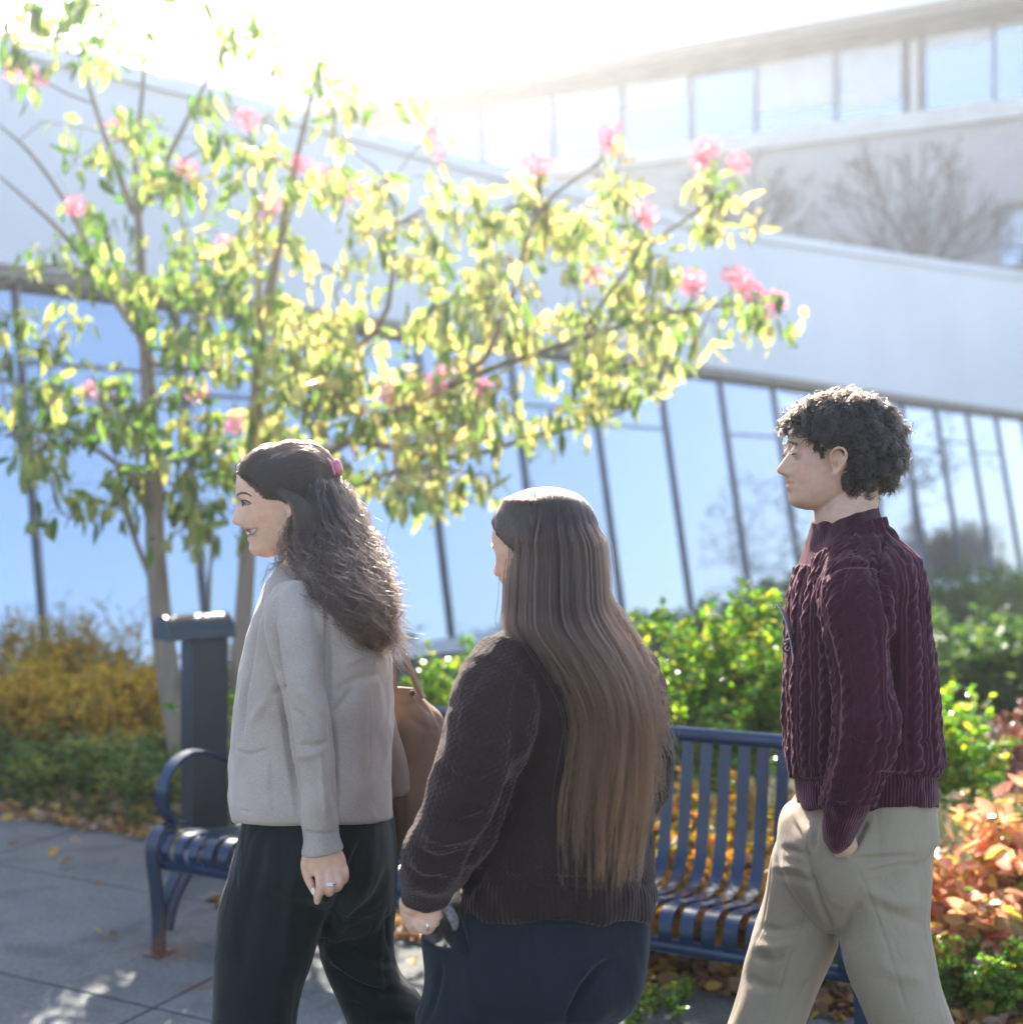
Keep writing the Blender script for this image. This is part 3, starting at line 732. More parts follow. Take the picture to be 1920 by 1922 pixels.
def loft(levels, d0, n=64, p=2.25, m=40, flat=0):
    """Closed body from level rings (py, left px, right px, half depth, depth offset)."""
    L = spline([(a[0], a[1], a[2], a[3], a[4] if len(a) > 4 else 0) for a in levels], m)
    V = []
    for py, l, r, ry, dy in L:
        d = d0 + dy; c = np.array(W((l + r) / 2, py, d)); rx = max((r - l) / 2 * d / FPX, .002); ry = max(ry, .002)
        for k in range(n):
            a = 2 * math.pi * k / n; ca, sa = math.cos(a), math.sin(a)
            q = c + np.array([rx * math.copysign(abs(ca) ** (2 / p), ca), ry * math.copysign(abs(sa) ** (2 / p), sa), 0])
            q[2] = CAM_H + (q[2] - CAM_H) * (q[1] / d) ** flat      # the hem rides a little higher on the near side
            V.append(q)
    F = []
    for i in range(m - 1):
        for k in range(n):
            k2 = (k + 1) % n; F.append((i * n + k, (i + 1) * n + k, (i + 1) * n + k2, i * n + k2))
    F += [tuple(range(n)), tuple((m - 1) * n + k for k in range(n))[::-1]]
    return V, F

def limb(path, d0, n=32, m=30, flat=1.0, rounded=True):
    """Tapered limb: (px, py, dy, half width px[, depth/width ratio]) control points."""
    L = spline([(a[0], a[1], a[2], a[3], a[4] if len(a) > 4 else flat) for a in path], m)
    C = np.array([W(a[0], a[1], d0 + a[2]) for a in L]); R = L[:, 3] * (d0 + L[:, 2]) / FPX; V = []
    for i in range(m):
        t = C[min(i + 1, m - 1)] - C[max(i - 1, 0)]; t /= np.linalg.norm(t)
        s = np.cross(t, [0, 1, 0]); s /= np.linalg.norm(s) + 1e-9; b = np.cross(s, t)
        rr = R[i]
        if rounded and i in (0, m - 1): rr *= .5
        for k in range(n):
            a = 2 * math.pi * k / n
            V.append(C[i] + s * rr * math.cos(a) + b * rr * L[i, 4] * math.sin(a))
    F = []
    for i in range(m - 1):
        for k in range(n):
            k2 = (k + 1) % n; F.append((i * n + k, (i + 1) * n + k, (i + 1) * n + k2, i * n + k2))
    F += [tuple(range(n)), tuple((m - 1) * n + k for k in range(n))[::-1]]
    return V, F

def ball(c, r, n=16):
    V, F = [], []; c = np.array(c); r = np.array(r) * np.ones(3)
    for i in range(n + 1):
        th = math.pi * i / n
        for k in range(2 * n):
            ph = math.pi * k / n
            V.append(c + r * np.array([math.sin(th) * math.cos(ph), math.sin(th) * math.sin(ph), math.cos(th)]))
    for i in range(n):
        for k in range(2 * n):
            k2 = (k + 1) % (2 * n); F.append((i * 2 * n + k, (i + 1) * 2 * n + k, (i + 1) * 2 * n + k2, i * 2 * n + k2))
    return V, F

def fuse(shapes, voxel, smooth=4, sub=0):
    """Grow one continuous surface over overlapping closed shapes."""
    V, F, n = [], [], 0
    for v, f in shapes:
        V += [tuple(x) for x in v]; F += [tuple(i + n for i in q) for q in f]; n += len(v)
    me = bpy.data.meshes.new('tmp'); me.from_pydata(V, [], F)
    b = bmesh.new(); b.from_mesh(me); bmesh.ops.recalc_face_normals(b, faces=b.faces); b.to_mesh(me); b.free()
    o = bpy.data.objects.new('tmp', me); COL.objects.link(o)
    r = o.modifiers.new('r', 'REMESH'); r.mode = 'VOXEL'; r.voxel_size = voxel
    if smooth:
        s = o.modifiers.new('s', 'SMOOTH'); s.factor = .5; s.iterations = smooth
    dg = bpy.context.evaluated_depsgraph_get(); e = o.evaluated_get(dg); m2 = e.to_mesh()
    A = np.empty(len(m2.vertices) * 3, np.float32); m2.vertices.foreach_get('co', A)
    nl = len(m2.loops); I = np.empty(nl, np.int32); m2.loops.foreach_get('vertex_index', I)
    assert nl == 4 * len(m2.polygons)
    A = A.reshape(-1, 3).astype(float); Q = I.reshape(-1, 4).copy()
    e.to_mesh_clear(); bpy.data.objects.remove(o); bpy.data.meshes.remove(me)
    return A, Q

def vnormals(V, Q):
    n = np.cross(V[Q[:, 2]] - V[Q[:, 0]], V[Q[:, 3]] - V[Q[:, 1]])
    N = np.zeros_like(V)
    for k in range(Q.shape[1]): np.add.at(N, Q[:, k], n)
    return N / (np.linalg.norm(N, axis=1, keepdims=True) + 1e-12)

def seg_dist(px, py, pts):
    best = np.full(len(px), 1e9); par = np.zeros(len(px)); L = 0
    tot = sum(math.dist(pts[i], pts[i + 1]) for i in range(len(pts) - 1))
    for (a, b), (c, d) in zip(pts[:-1], pts[1:]):
        vx, vy = c - a, d - b; l2 = vx * vx + vy * vy
        t = np.clip(((px - a) * vx + (py - b) * vy) / l2, 0, 1)
        D = np.hypot(px - a - t * vx, py - b - t * vy)
        m = D < best; best[m] = D[m]; par[m] = (L + t[m] * math.sqrt(l2)) / tot; L += math.sqrt(l2)
    return best, par

def crease(V, N, lst, ymax=None):
    """Grooves (positive depth) and ridges (negative) pressed into the side that faces -Y."""
    px, py = proj(V); D = np.zeros(len(V))
    near = np.clip(-N[:, 1] * 2.5 + .35, 0, 1)
    for pts, wd, dp in lst:
        if len(pts) > 2: pts = [tuple(q) for q in spline(pts, len(pts) * 5)]
        d, s = seg_dist(px, py, pts)
        D += dp * np.exp(-(d / wd) ** 2) * np.clip(np.sin(math.pi * np.clip(s, .03, .97)) * 1.8, 0, 1) * near
    return V - N * D[:, None]

def waves(V, amp, sc_, seed, aniso=(1, 1, 1)):
    """Smooth irregular field in [-1, 1]."""
    r = np.random.default_rng(seed); A = np.zeros(len(V)); X = V * np.array(aniso)
    for k in range(9):
        q = r.normal(0, 1, 3); q *= 2 * math.pi / sc_ * r.uniform(.6, 1.6) / np.linalg.norm(q)
        A += np.sin(X @ q + r.uniform(0, 6.28) + 1.2 * np.sin(X @ np.roll(q, 1) * .6))
    return amp * A / 3.2

def set_attr(o, name, vals):
    a = o.data.attributes.new(name, 'FLOAT', 'POINT'); a.data.foreach_set('value', np.asarray(vals, np.float32))

def set_col(o, name, cols):
    a = o.data.color_attributes.new(name, 'FLOAT_COLOR', 'POINT')
    c = np.ones((len(cols), 4), np.float32); c[:, :3] = cols; a.data.foreach_set('color', c.ravel())

def seam_mask(Q, isarm, n):
    f = np.zeros(n); a = isarm[Q]; mix = (a.max(1) - a.min(1)) > .5; f[Q[mix].ravel()] = 1
    for _ in range(3):
        g = f[Q].max(1); h = np.zeros(n)
        for k in range(4): np.maximum.at(h, Q[:, k], g)
        f = np.maximum(f, h * .75)
    return f

def kcoords(V, arms, torso_r=.16, xc=None):
    """Knit coordinates in metres: around and along, on the torso or on the sleeve a vertex belongs to."""
    xc = V[:, 0].mean() if xc is None else xc; yc = np.median(V[:, 1])
    ku = np.arctan2(V[:, 0] - xc, -(V[:, 1] - yc)) * torso_r; kv = V[:, 2].copy(); isarm = np.zeros(len(V))
    for (path, d0) in arms:
        L = spline([(a[0], a[1], a[2], a[3]) for a in path], 40); C = np.array([W(a[0], a[1], d0 + a[2]) for a in L]); R = L[:, 3] * d0 / FPX
        acc = np.concatenate([[0], np.cumsum(np.linalg.norm(np.diff(C, axis=0), axis=1))])
        D = np.linalg.norm(V[:, None, :] - C[None], axis=2); k = D.argmin(1); dm = D[np.arange(len(V)), k]
        m = dm < R[k] * 1.12
        T = np.gradient(C, axis=0); T /= np.linalg.norm(T, axis=1, keepdims=True)
        S = np.cross(T, [0, 1, 0]); S /= np.linalg.norm(S, axis=1, keepdims=True)
        rel = V - C[k]; along = acc[k] + np.einsum('ij,ij->i', rel, T[k])
        ang = np.arctan2(np.einsum('ij,ij->i', rel, S[k]), -rel[:, 1])
        ku[m] = (ang * .055)[m]; kv[m] = (-along)[m]; isarm[m] = 1
    return ku, kv, isarm

def skin_mat(name, base):
    m, nt, b = new_mat(name)
    a = nt.nodes.new('ShaderNodeVertexColor'); a.layer_name = 'tint'
    n = nt.nodes.new('ShaderNodeTexNoise'); n.inputs['Scale'].default_value = 60; n.inputs['Detail'].default_value = 5
    tc = nt.nodes.new('ShaderNodeTexCoord'); nt.links.new(tc.outputs['Object'], n.inputs['Vector'])
    r = ramp(nt, [tuple(c * .88 for c in base), tuple(min(1, c * 1.08) for c in base)], [.3, .7]); nt.links.new(n.outputs[0], r.inputs[0])
    mx = nt.nodes.new('ShaderNodeMix'); mx.data_type = 'RGBA'; mx.blend_type = 'MULTIPLY'; mx.inputs[0].default_value = 1
    nt.links.new(r.outputs[0], mx.inputs[6]); nt.links.new(a.outputs[0], mx.inputs[7]); nt.links.new(mx.outputs[2], b.inputs['Base Color'])
    b.inputs['Roughness'].default_value = .45; b.inputs['Subsurface Weight'].default_value = .25
    b.inputs['Subsurface Radius'].default_value = (.012, .005, .003); b.inputs['Subsurface Scale'].default_value = 1
    n2 = nt.nodes.new('ShaderNodeTexNoise'); n2.inputs['Scale'].default_value = 900; nt.links.new(tc.outputs['Object'], n2.inputs['Vector'])
    bp = nt.nodes.new('ShaderNodeBump'); bp.inputs['Distance'].default_value = .0004; nt.links.new(n2.outputs[0], bp.inputs['Height']); nt.links.new(bp.outputs[0], b.inputs['Normal'])
    return m

def cloth_mat(name, c1, c2, rib_p=.004, rib_d=.0012, weave=None, fuzz=.5, rough=.9, sheen=(1, 1, 1), speck=900, wrinkle=0):
    """Knitted or woven cloth; weave = (pitch around, pitch along, depth)."""
    m, nt, b = new_mat(name)
    tc = nt.nodes.new('ShaderNodeTexCoord')
    def at(n_): a = nt.nodes.new('ShaderNodeAttribute'); a.attribute_name = n_; return a.outputs['Fac']
    def mt(op, *ins):
        q = nt.nodes.new('ShaderNodeMath'); q.operation = op
        for i, x in enumerate(ins):
            if isinstance(x, (int, float)): q.inputs[i].default_value = x
            else: nt.links.new(x, q.inputs[i])
        return q.outputs[0]
    n = nt.nodes.new('ShaderNodeTexNoise'); n.inputs['Scale'].default_value = speck; n.inputs['Detail'].default_value = 3
    mp = nt.nodes.new('ShaderNodeMapping'); mp.inputs['Scale'].default_value = (.5, .5, 1); nt.links.new(tc.outputs['Object'], mp.inputs[0]); nt.links.new(mp.outputs[0], n.inputs['Vector'])
    nb = nt.nodes.new('ShaderNodeTexNoise'); nb.inputs['Scale'].default_value = 9; nb.inputs['Detail'].default_value = 5; nt.links.new(tc.outputs['Object'], nb.inputs['Vector'])
    f = mt('ADD', mt('MULTIPLY', n.outputs[0], .7), mt('MULTIPLY', nb.outputs[0], .3))
    r = ramp(nt, [c1, c2], [.36, .64]); nt.links.new(f, r.inputs[0]); nt.links.new(r.outputs[0], b.inputs['Base Color'])
    b.inputs['Roughness'].default_value = rough; b.inputs['Specular IOR Level'].default_value = .2
    b.inputs['Sheen Weight'].default_value = fuzz; b.inputs['Sheen Roughness'].default_value = .4; b.inputs['Sheen Tint'].default_value = (*sheen, 1)
    ku, kv, rb = at('ku'), at('kv'), at('rib')
    h = mt('MULTIPLY', mt('MULTIPLY', mt('SINE', mt('MULTIPLY', ku, 2 * math.pi / rib_p)), rb), rib_d)
    if weave:
        w1 = mt('MULTIPLY', mt('SINE', mt('MULTIPLY', ku, 2 * math.pi / weave[0])), mt('SINE', mt('MULTIPLY', kv, 2 * math.pi / weave[1])))
        w2 = mt('ABSOLUTE', mt('SINE', mt('MULTIPLY', ku, math.pi / weave[0])))
        h = mt('ADD', h, mt('MULTIPLY', mt('MULTIPLY', mt('ADD', w1, w2), mt('SUBTRACT', 1.0, rb)), weave[2]))
    h = mt('MULTIPLY', h, mt('SUBTRACT', 1.0, at('flat')))
    h = mt('ADD', h, mt('MULTIPLY', n.outputs[0], .0007))
    if wrinkle:
        mp2 = nt.nodes.new('ShaderNodeMapping'); mp2.inputs['Scale'].default_value = (1, 1, .55); nt.links.new(tc.outputs['Object'], mp2.inputs[0])
        nw = nt.nodes.new('ShaderNodeTexNoise'); nw.inputs['Scale'].default_value = 9; nw.inputs['Detail'].default_value = 2.5; nw.inputs['Distortion'].default_value = .8; nt.links.new(mp2.outputs[0], nw.inputs['Vector'])
        h = mt('ADD', h, mt('MULTIPLY', mt('ABSOLUTE', mt('SUBTRACT', nw.outputs[0], .5)), wrinkle))
    bp = nt.nodes.new('ShaderNodeBump'); bp.inputs['Distance'].default_value = 1.0; bp.inputs['Strength'].default_value = 1
    nt.links.new(h, bp.inputs['Height']); nt.links.new(bp.outputs[0], b.inputs['Normal'])
    return m

def hair_mat(name, col, tip=None, rough=.3, hold=.2):
    m = bpy.data.materials.new(name); m.use_nodes = True; nt = m.node_tree
    for n in list(nt.nodes):
        if n.type != 'OUTPUT_MATERIAL': nt.nodes.remove(n)
    h = nt.nodes.new('ShaderNodeBsdfHairPrincipled'); h.parametrization = 'COLOR'
    h.inputs['Roughness'].default_value = rough; h.inputs['Radial Roughness'].default_value = .5; h.inputs['Random Roughness'].default_value = .2
    ci = nt.nodes.new('ShaderNodeHairInfo')
    r = ramp(nt, [col, tuple((a * .45 + b_ * .55) for a, b_ in zip(col, tip or col)), tip or col], [hold, .7, 1]); nt.links.new(ci.outputs['Intercept'], r.inputs[0])
    mx = nt.nodes.new('ShaderNodeMix'); mx.data_type = 'RGBA'; mx.blend_type = 'MULTIPLY'; mx.inputs[0].default_value = 1
    r2 = ramp(nt, [(.5, .5, .5), (1.4, 1.35, 1.3)]); nt.links.new(ci.outputs['Random'], r2.inputs[0])
    at_ = nt.nodes.new('ShaderNodeAttribute'); at_.attribute_name = 'shade'
    m3 = nt.nodes.new('ShaderNodeMix'); m3.data_type = 'RGBA'; m3.blend_type = 'MULTIPLY'; m3.inputs[0].default_value = 1; m3.clamp_result = False; mx.clamp_result = False
    nt.links.new(r.outputs[0], mx.inputs[6]); nt.links.new(r2.outputs[0], mx.inputs[7]); nt.links.new(mx.outputs[2], m3.inputs[6]); nt.links.new(at_.outputs['Fac'], m3.inputs[7]); nt.links.new(m3.outputs[2], h.inputs['Color'])
    nt.links.new(h.outputs[0], nt.nodes['Material Output'].inputs['Surface'])
    return m

class Locks(list):
    """Hair paths; every lock of strands shares one shade."""
    def __init__(s): s.c = None; s.sh = []
    def append(s, v): list.append(s, v); s.sh.append(nr.uniform(.6, 1.3) if s.c is None else s.c * nr.uniform(.85, 1.15))

def strands(name, S, rad, mat, parent):
    """Native hair curves. S: (n, k, 3) world points; rad: root radius."""
    sh_ = S.sh if isinstance(S, Locks) else [1.0] * len(S)
    S = np.asarray(S, float); n, k = S.shape[:2]; S = S - np.array(wloc(parent))
    cu = bpy.data.hair_curves.new(name); cu.add_curves([k] * n)
    cu.attributes['position'].data.foreach_set('vector', S.astype(np.float32).ravel())
    ra = cu.attributes.get('radius') or cu.attributes.new('radius', 'FLOAT', 'POINT')
    prof_ = np.interp(np.linspace(0, 1, k), [0, .6, 1], [1, .9, .25])
    R = (nr.uniform(.7, 1.2, n)[:, None] * prof_[None] * rad); ra.data.foreach_set('value', R.astype(np.float32).ravel())
    a = cu.attributes.new('shade', 'FLOAT', 'CURVE'); a.data.foreach_set('value', np.asarray(sh_, np.float32))
    cu.materials.append(mat)
    o = bpy.data.objects.new(name, cu); COL.objects.link(o); o.parent = parent
    return o

# ---------------------------------------------------------------- head
HWF = [(0, .004), (.02, .030), (.05, .045), (.10, .057), (.2, .069), (.35, .0755), (.5, .0745), (.62, .068), (.74, .061), (.85, .052), (.93, .040), (.98, .026), (1.0, .012)]
class Head:
    """Head from its side outline in photo pixels, facing -X; turned by yaw round its own axis."""
    def __init__(s, d0, prof, base0, back, k=1.0, ref=None, to=None, yaw=0.0, wide=1.0, lipw=.021, nosew=(.0075, .0155), pitch=0):
        s.nose = 0.99; s.dent = 8; s.projinf = to is None; s.d0 = d0; s.k = k; s.ref = ref; s.to = to; s.yaw = yaw; s.wide = wide; s.lipw = lipw; s.nosew = nosew
        s.prof = np.array(prof, float); s.base0 = np.array(base0, float); s.back = np.array(back, float)
        s.top, s.bot = s.base0[0, 0], s.base0[-1, 0]; s.m = d0 / FPX
        s.xr = 537 if ref is None else ref[0]
    def mp(s, px, py, y=0.0):
        """Head frame (px, py, sideways metres; negative = towards the camera side) -> world."""
        px = np.asarray(px, float); py = np.asarray(py, float); y = np.asarray(y, float)
        if s.to is None:
            cx = s.cx; X0 = (px - 960) * s.m; Z0 = CAM_H - (py - HZ) * s.m; c = (cx - 960) * s.m
        else:
            c = (s.to[0] - 960) * s.m; X0 = c + (px - s.ref[0]) * s.k * s.m
            Z0 = CAM_H - (s.to[1] + (py - s.ref[1]) * s.k - HZ) * s.m
        a = s.yaw; dx = X0 - c
        return np.stack([c + dx * math.cos(a) - y * math.sin(a) * -1, s.d0 + y * math.cos(a) - dx * math.sin(a), Z0], -1)
    def grid(s, inflate=None, ni=150, nj=220, face=True):
        ys = s.top + (s.bot - s.top) * (1 - np.cos(np.linspace(0, math.pi, ni))) / 2 * .5 + (s.bot - s.top) * np.linspace(0, 1, ni) * .5
        f0 = np.interp(ys, s.base0[:, 0], s.base0[:, 1]); bk = np.interp(ys, s.back[:, 0], s.back[:, 1]); pf = np.interp(ys, s.prof[:, 0], s.prof[:, 1])
        fr = (ys - s.top) / (s.bot - s.top); hw = np.interp(fr, [a for a, _ in HWF], [b for _, b in HWF]) * s.wide
        sm = lambda a, w_: np.convolve(np.pad(a, w_, 'edge'), np.ones(2 * w_ + 1) / (2 * w_ + 1), 'valid')
        f0, bk, hw = sm(f0, 3), sm(bk, 4), sm(hw, 4)
        A = np.linspace(0, 2 * math.pi, nj, endpoint=False)[None]; f0c, bkc, hwc, ysc = f0[:, None], bk[:, None], hw[:, None], ys[:, None]
        xc = f0c + (bkc - f0c) * .56
        ca, sa = np.cos(A), np.sin(A)
        X = np.where(ca > 0, xc - (xc - f0c) * np.abs(ca) ** .86, xc + (bkc - xc) * np.abs(ca) ** .95)
        Y = hwc * np.sign(sa) * np.abs(sa) ** .92
        front = np.clip(ca * 3, 0, 1)
        if face:
            bump = (f0c - pf[:, None]) * s.nose                                   # pixels of nose and lips beyond the face plane
            mouth = (ysc > s.sub) & (ysc < s.chin)
            t = np.clip((ysc - s.nasion) / (s.sub - s.nasion), 0, 1)
            sig = np.where(mouth, s.lipw, s.nosew[0] + (s.nosew[1] - s.nosew[0]) * t ** 1.5)
            X = X - bump * np.exp(-np.abs(Y / sig) ** 2.2) * front
            ex = lambda y0, p0, sy, sp: np.exp(-((np.abs(Y) - y0) / sy) ** 2 - ((ysc - p0) / sp) ** 2) * front
            u = 1 / s.m / 1000                                          # px per mm
            X = X + ex(.030, s.eye, .013, 9 * u) * s.dent * u                # eye sockets
            X = X - ex(.030, s.eye - 13 * u, .018, 4.5 * u) * 2.0 * u   # brow ridge
            X = X - ex(.036, s.sub - 10 * u, .016, 13 * u) * 3.2 * u * s.smile  # cheeks
            X = X + ex(.031, s.mouth + 1, .007, 6 * u) * 2.5 * u * s.smile    # mouth corner
            X = X - ex(.011, s.sub - 5 * u, .005, 5 * u) * 2.0 * u      # nostril wings
        if inflate is not None:
            if s.projinf:
                PJ = s.mp(X, ysc + 0 * X, Y); a_, b_ = proj(PJ.reshape(-1, 3)); q = inflate(a_.reshape(X.shape), b_.reshape(X.shape))
            else: q = inflate(X, ysc + 0 * X)
            cx = (f0c + bkc) / 2; cyy = (s.top * .6 + s.bot * .4)
            dx, dz, dy = (X - cx) * s.m, -(ysc - cyy) * s.m + 0 * X, Y
            L = np.sqrt(dx ** 2 + dy ** 2 + dz ** 2) + 1e-6
            X = X + dx / L * q / s.m; Y = Y + dy / L * q; ysc = ysc - dz / L * q / s.m
        P = s.mp(X, ysc + 0 * X, Y)
        V = P.reshape(-1, 3); F = []
        for i in range(ni - 1):
            for j in range(nj):
                j2 = (j + 1) % nj; F.append((i * nj + j, (i + 1) * nj + j, (i + 1) * nj + j2, i * nj + j2))
        F += [tuple(range(nj)), tuple((ni - 1) * nj + k for k in range(nj))[::-1]]
        return V, F

def ear_shapes(H, ex, ey, hgt, side=-1, yoff=None):
    """Ear: rim, bowl and lobe, standing off the side of the head."""
    y0 = side * (H.wide * .0745 if yoff is None else yoff); o = []
    def T(pts, r):
        C = [H.mp(ex + a * hgt, ey + b * hgt, y0 + side * c) for a, b, c in pts]
        C = spline(C, 22); mb = MB(); mb.tube([Vector(c) for c in C], r, 10); return mb.V, mb.F
    o.append(T([(-.18, -.02, .003), (-.22, -.22, .007), (-.10, -.46, .013), (.12, -.50, .019), (.27, -.33, .022), (.27, -.08, .020), (.18, .16, .015), (.06, .34, .010), (-.05, .46, .008), (-.13, .42, .006)], .0033))
    o.append(T([(.14, -.25, .015), (.13, -.03, .013), (.05, .14, .011), (-.04, .22, .008)], .003))
    o.append(T([(-.17, .02, .003), (-.15, .12, .006), (-.12, .22, .005)], .0035))
    V, F = ball((0, 0, 0), 1, 10)
    for (a, b, ra, rb, c) in ((.04, -.08, .21, .41, .0), (-.05, .32, .10, .15, .003)):
        W_ = [H.mp(ex + (a + v[0] * ra) * hgt, ey + (b - v[2] * rb) * hgt, y0 + side * (c + .032 * (a + v[0] * ra + .18) - side * v[1] * .0028)) for v in V]
        o.append((W_, F))
    return o

def lid_shapes(H):
    """Closed lid balls that fuse with the face."""
    u = 1 / H.m / 1000
    return [ball(np.array(H.mp(H.eyex + 11.5 * u, H.eye, sd_ * .0325)), .0125, 12) for sd_ in (-1, 1)]

M_eye, _n, _b = new_mat('eye_white'); _b.inputs['Base Color'].default_value = (.30, .25, .225, 1); _b.inputs['Roughness'].default_value = .15
M_iris, _n, _b = new_mat('iris_brown'); _b.inputs['Base Color'].default_value = (.03, .016, .01, 1); _b.inputs['Roughness'].default_value = .1

def face_parts(H, body, closed, lash_col, sides=(-1, 1)):
    M_lash, nt, b = new_mat('lash'); b.inputs['Base Color'].default_value = (*lash_col, 1); b.inputs['Roughness'].default_value = .7
    u = 1 / H.m / 1000
    for sd_ in sides:
        c = np.array(H.mp(H.eyex + 11.5 * u, H.eye, sd_ * .0325)); R = .0129
        ex = np.array(H.mp(H.eyex, H.eye, 0)) - np.array(H.mp(H.eyex + 10 * u, H.eye, 0)); ex /= np.linalg.norm(ex)
        ey = np.array(H.mp(H.eyex, H.eye, sd_ * .04)) - np.array(H.mp(H.eyex, H.eye, sd_ * .03)); ey /= np.linalg.norm(ey)
        sp = lambda az, el, r=R: c + r * (ex * math.cos(az) * math.cos(el) + ey * math.sin(az) * math.cos(el) + np.array([0, 0, 1]) * math.sin(el))
        lo, hi = math.radians(-40), math.radians(78)
        if not closed:
            V, F, mi = [], [], []; n, m_ = 22, 6
            for i in range(n + 1):
                f = i / n; az = lo + (hi - lo) * f; o_ = math.radians(17) * math.sin(math.pi * f) ** .8
                for j in range(m_ + 1): V.append(sp(az, math.radians(-2) + o_ * (j / m_ * 2 - 1)))
            for i in range(n):
                for j in range(m_):
                    F.append((i * (m_ + 1) + j, (i + 1) * (m_ + 1) + j, (i + 1) * (m_ + 1) + j + 1, i * (m_ + 1) + j + 1)); mi.append(1 if .16 < i / n < .52 else 0)
            mobj('eye', V, F, None, body, True, [M_eye, M_iris], mi)
        pts = []
        for f in np.linspace(0, 1, 14):
            az = lo + (hi + .08 - lo) * f; el = math.radians((18 if not closed else -14) * math.sin(math.pi * f) ** .8 - (2 if not closed else 6))
            pts.append(Vector(sp(az, el, R + .0006)))
        mb = MB(); mb.tube(pts, .0013 * np.array([.3, .7, .9, 1, 1, 1, 1, 1, 1, 1, .9, .8, .6, .3]), 6); mb.build('eyelash', M_lash, body, smooth=True)
        if not closed:
            mb = MB(); mb.tube([p - Vector((0, 0, .0001 + .0050 * math.sin(math.pi * i / 13))) for i, p in enumerate(pts)], .0006, 5); mb.build('eyelash', M_lash, body, smooth=True)

def brow(H, body, mat, side=(-1, 1), n=460, lift=0):
    u = 1 / H.m / 1000
    for sd_ in side:
        S = []
        for _ in range(n):
            f = nr.random(); yy = .012 + .034 * f
            x = H.browx + (-1.5 + 15 * f ** 1.8) * u; z = H.brow + (-3.2 * math.sin(math.pi * min(1, f * 1.15)) + 3.0 * max(0, f - .6) + nr.normal(0, 1.0)) * u
            L = .006; dy = L * .85; dzp = (-1.5 + 4 * f) * u
            S.append([H.mp(x + (g * 1.5) * u, z + dzp * g * .8, sd_ * (yy + dy * g)) for g in (0, .5, 1)])
        S = np.array(S); out = np.array(H.mp(H.browx - 5 * u, H.brow, 0)) - np.array(H.mp(H.browx, H.brow, 0))
        strands('eyebrow', S + out[None, None] * .4, .0007, mat, body)

def onskin(tree, x, y, off=.0006):
    """Point of the skin that lies on the sight line of photo pixel (x, y), lifted a little."""
    o_ = Vector((0, 0, CAM_H)); d = (W(x, y, 1) - o_).normalized(); h = tree.ray_cast(o_ + d * 1.8, d)
    return (h[0] if h[0] is not None else W(x, y, 2.4)) - d * off

def skin_strip(tree, top, bot, off=.0008, n=16, bulge=0):
    """Thin shell that follows the skin between two edge lines."""
    A, B = spline(top, n), spline(bot, n); V = []; m = 6
    for i in range(n):
        for j in range(m):
            f = j / (m - 1); q = A[i] * (1 - f) + B[i] * f; V.append(onskin(tree, q[0], q[1], off + bulge * math.sin(math.pi * f)))
    F = [(i * m + j, i * m + j + 1, (i + 1) * m + j + 1, (i + 1) * m + j) for i in range(n - 1) for j in range(m - 1)]
    return V, F

def surf(tree, c, q, off):
    """Push a point out to the surface round centre c."""
    d = Vector(q) - Vector(c); d.normalize()
    h = tree.ray_cast(Vector(c) + d * .35, -d)
    p = h[0] if h[0] is not None else Vector(q)
    return np.array(p + d * off)
# ================================================================== WOMAN WITH CURLY HAIR
M_skin1 = skin_mat('skin_fair', (.70, .42, .285))
D1 = 2.5
g1 = Vector((W(600, 0, D1).x, D1, 0))
prof1 = [(836, 545), (846, 495), (858, 472), (875, 456), (891, 446), (909, 443.5), (930, 443), (938, 445), (944, 447), (951, 445), (964, 440.3), (972, 437.5), (977, 436.2), (982, 438), (985.5, 443), (988.5, 456), (991, 459.5), (995, 459.5), (998, 462), (1001, 468), (1006, 469), (1009, 465.5), (1014, 466), (1018, 470), (1022, 470), (1029, 468), (1036, 471), (1041, 477), (1046, 495)]
base1 = [(836, 545), (838, 522), (846, 495), (858, 472), (875, 456), (891, 447.5), (909, 445), (930, 446), (942, 449), (964, 454), (985, 459), (995, 463), (1006, 469), (1018, 471.5), (1029, 470), (1036, 473), (1042, 481), (1046, 497)]
back1 = [(836, 552), (838, 572), (846, 596), (858, 612), (875, 623), (891, 629), (909, 631), (930, 631), (945, 629), (960, 625), (985, 614), (1005, 598), (1020, 575), (1032, 550), (1042, 522), (1046, 507)]
H1 = Head(D1, prof1, base1, back1, wide=.97); H1.cx = 537
def fem(H): H.nasion, H.sub, H.chin, H.eye, H.mouth, H.smile, H.brow, H.eyex, H.browx = 936, 988, 1022, 944, 1002, 1.0, 927, 466, 452
fem(H1)
def hand_shapes(J, d0, wr=9.0):
    """Hand from control polylines in photo pixels."""
    return [limb(p, d0, 16, 14, 1.0) for p in J]
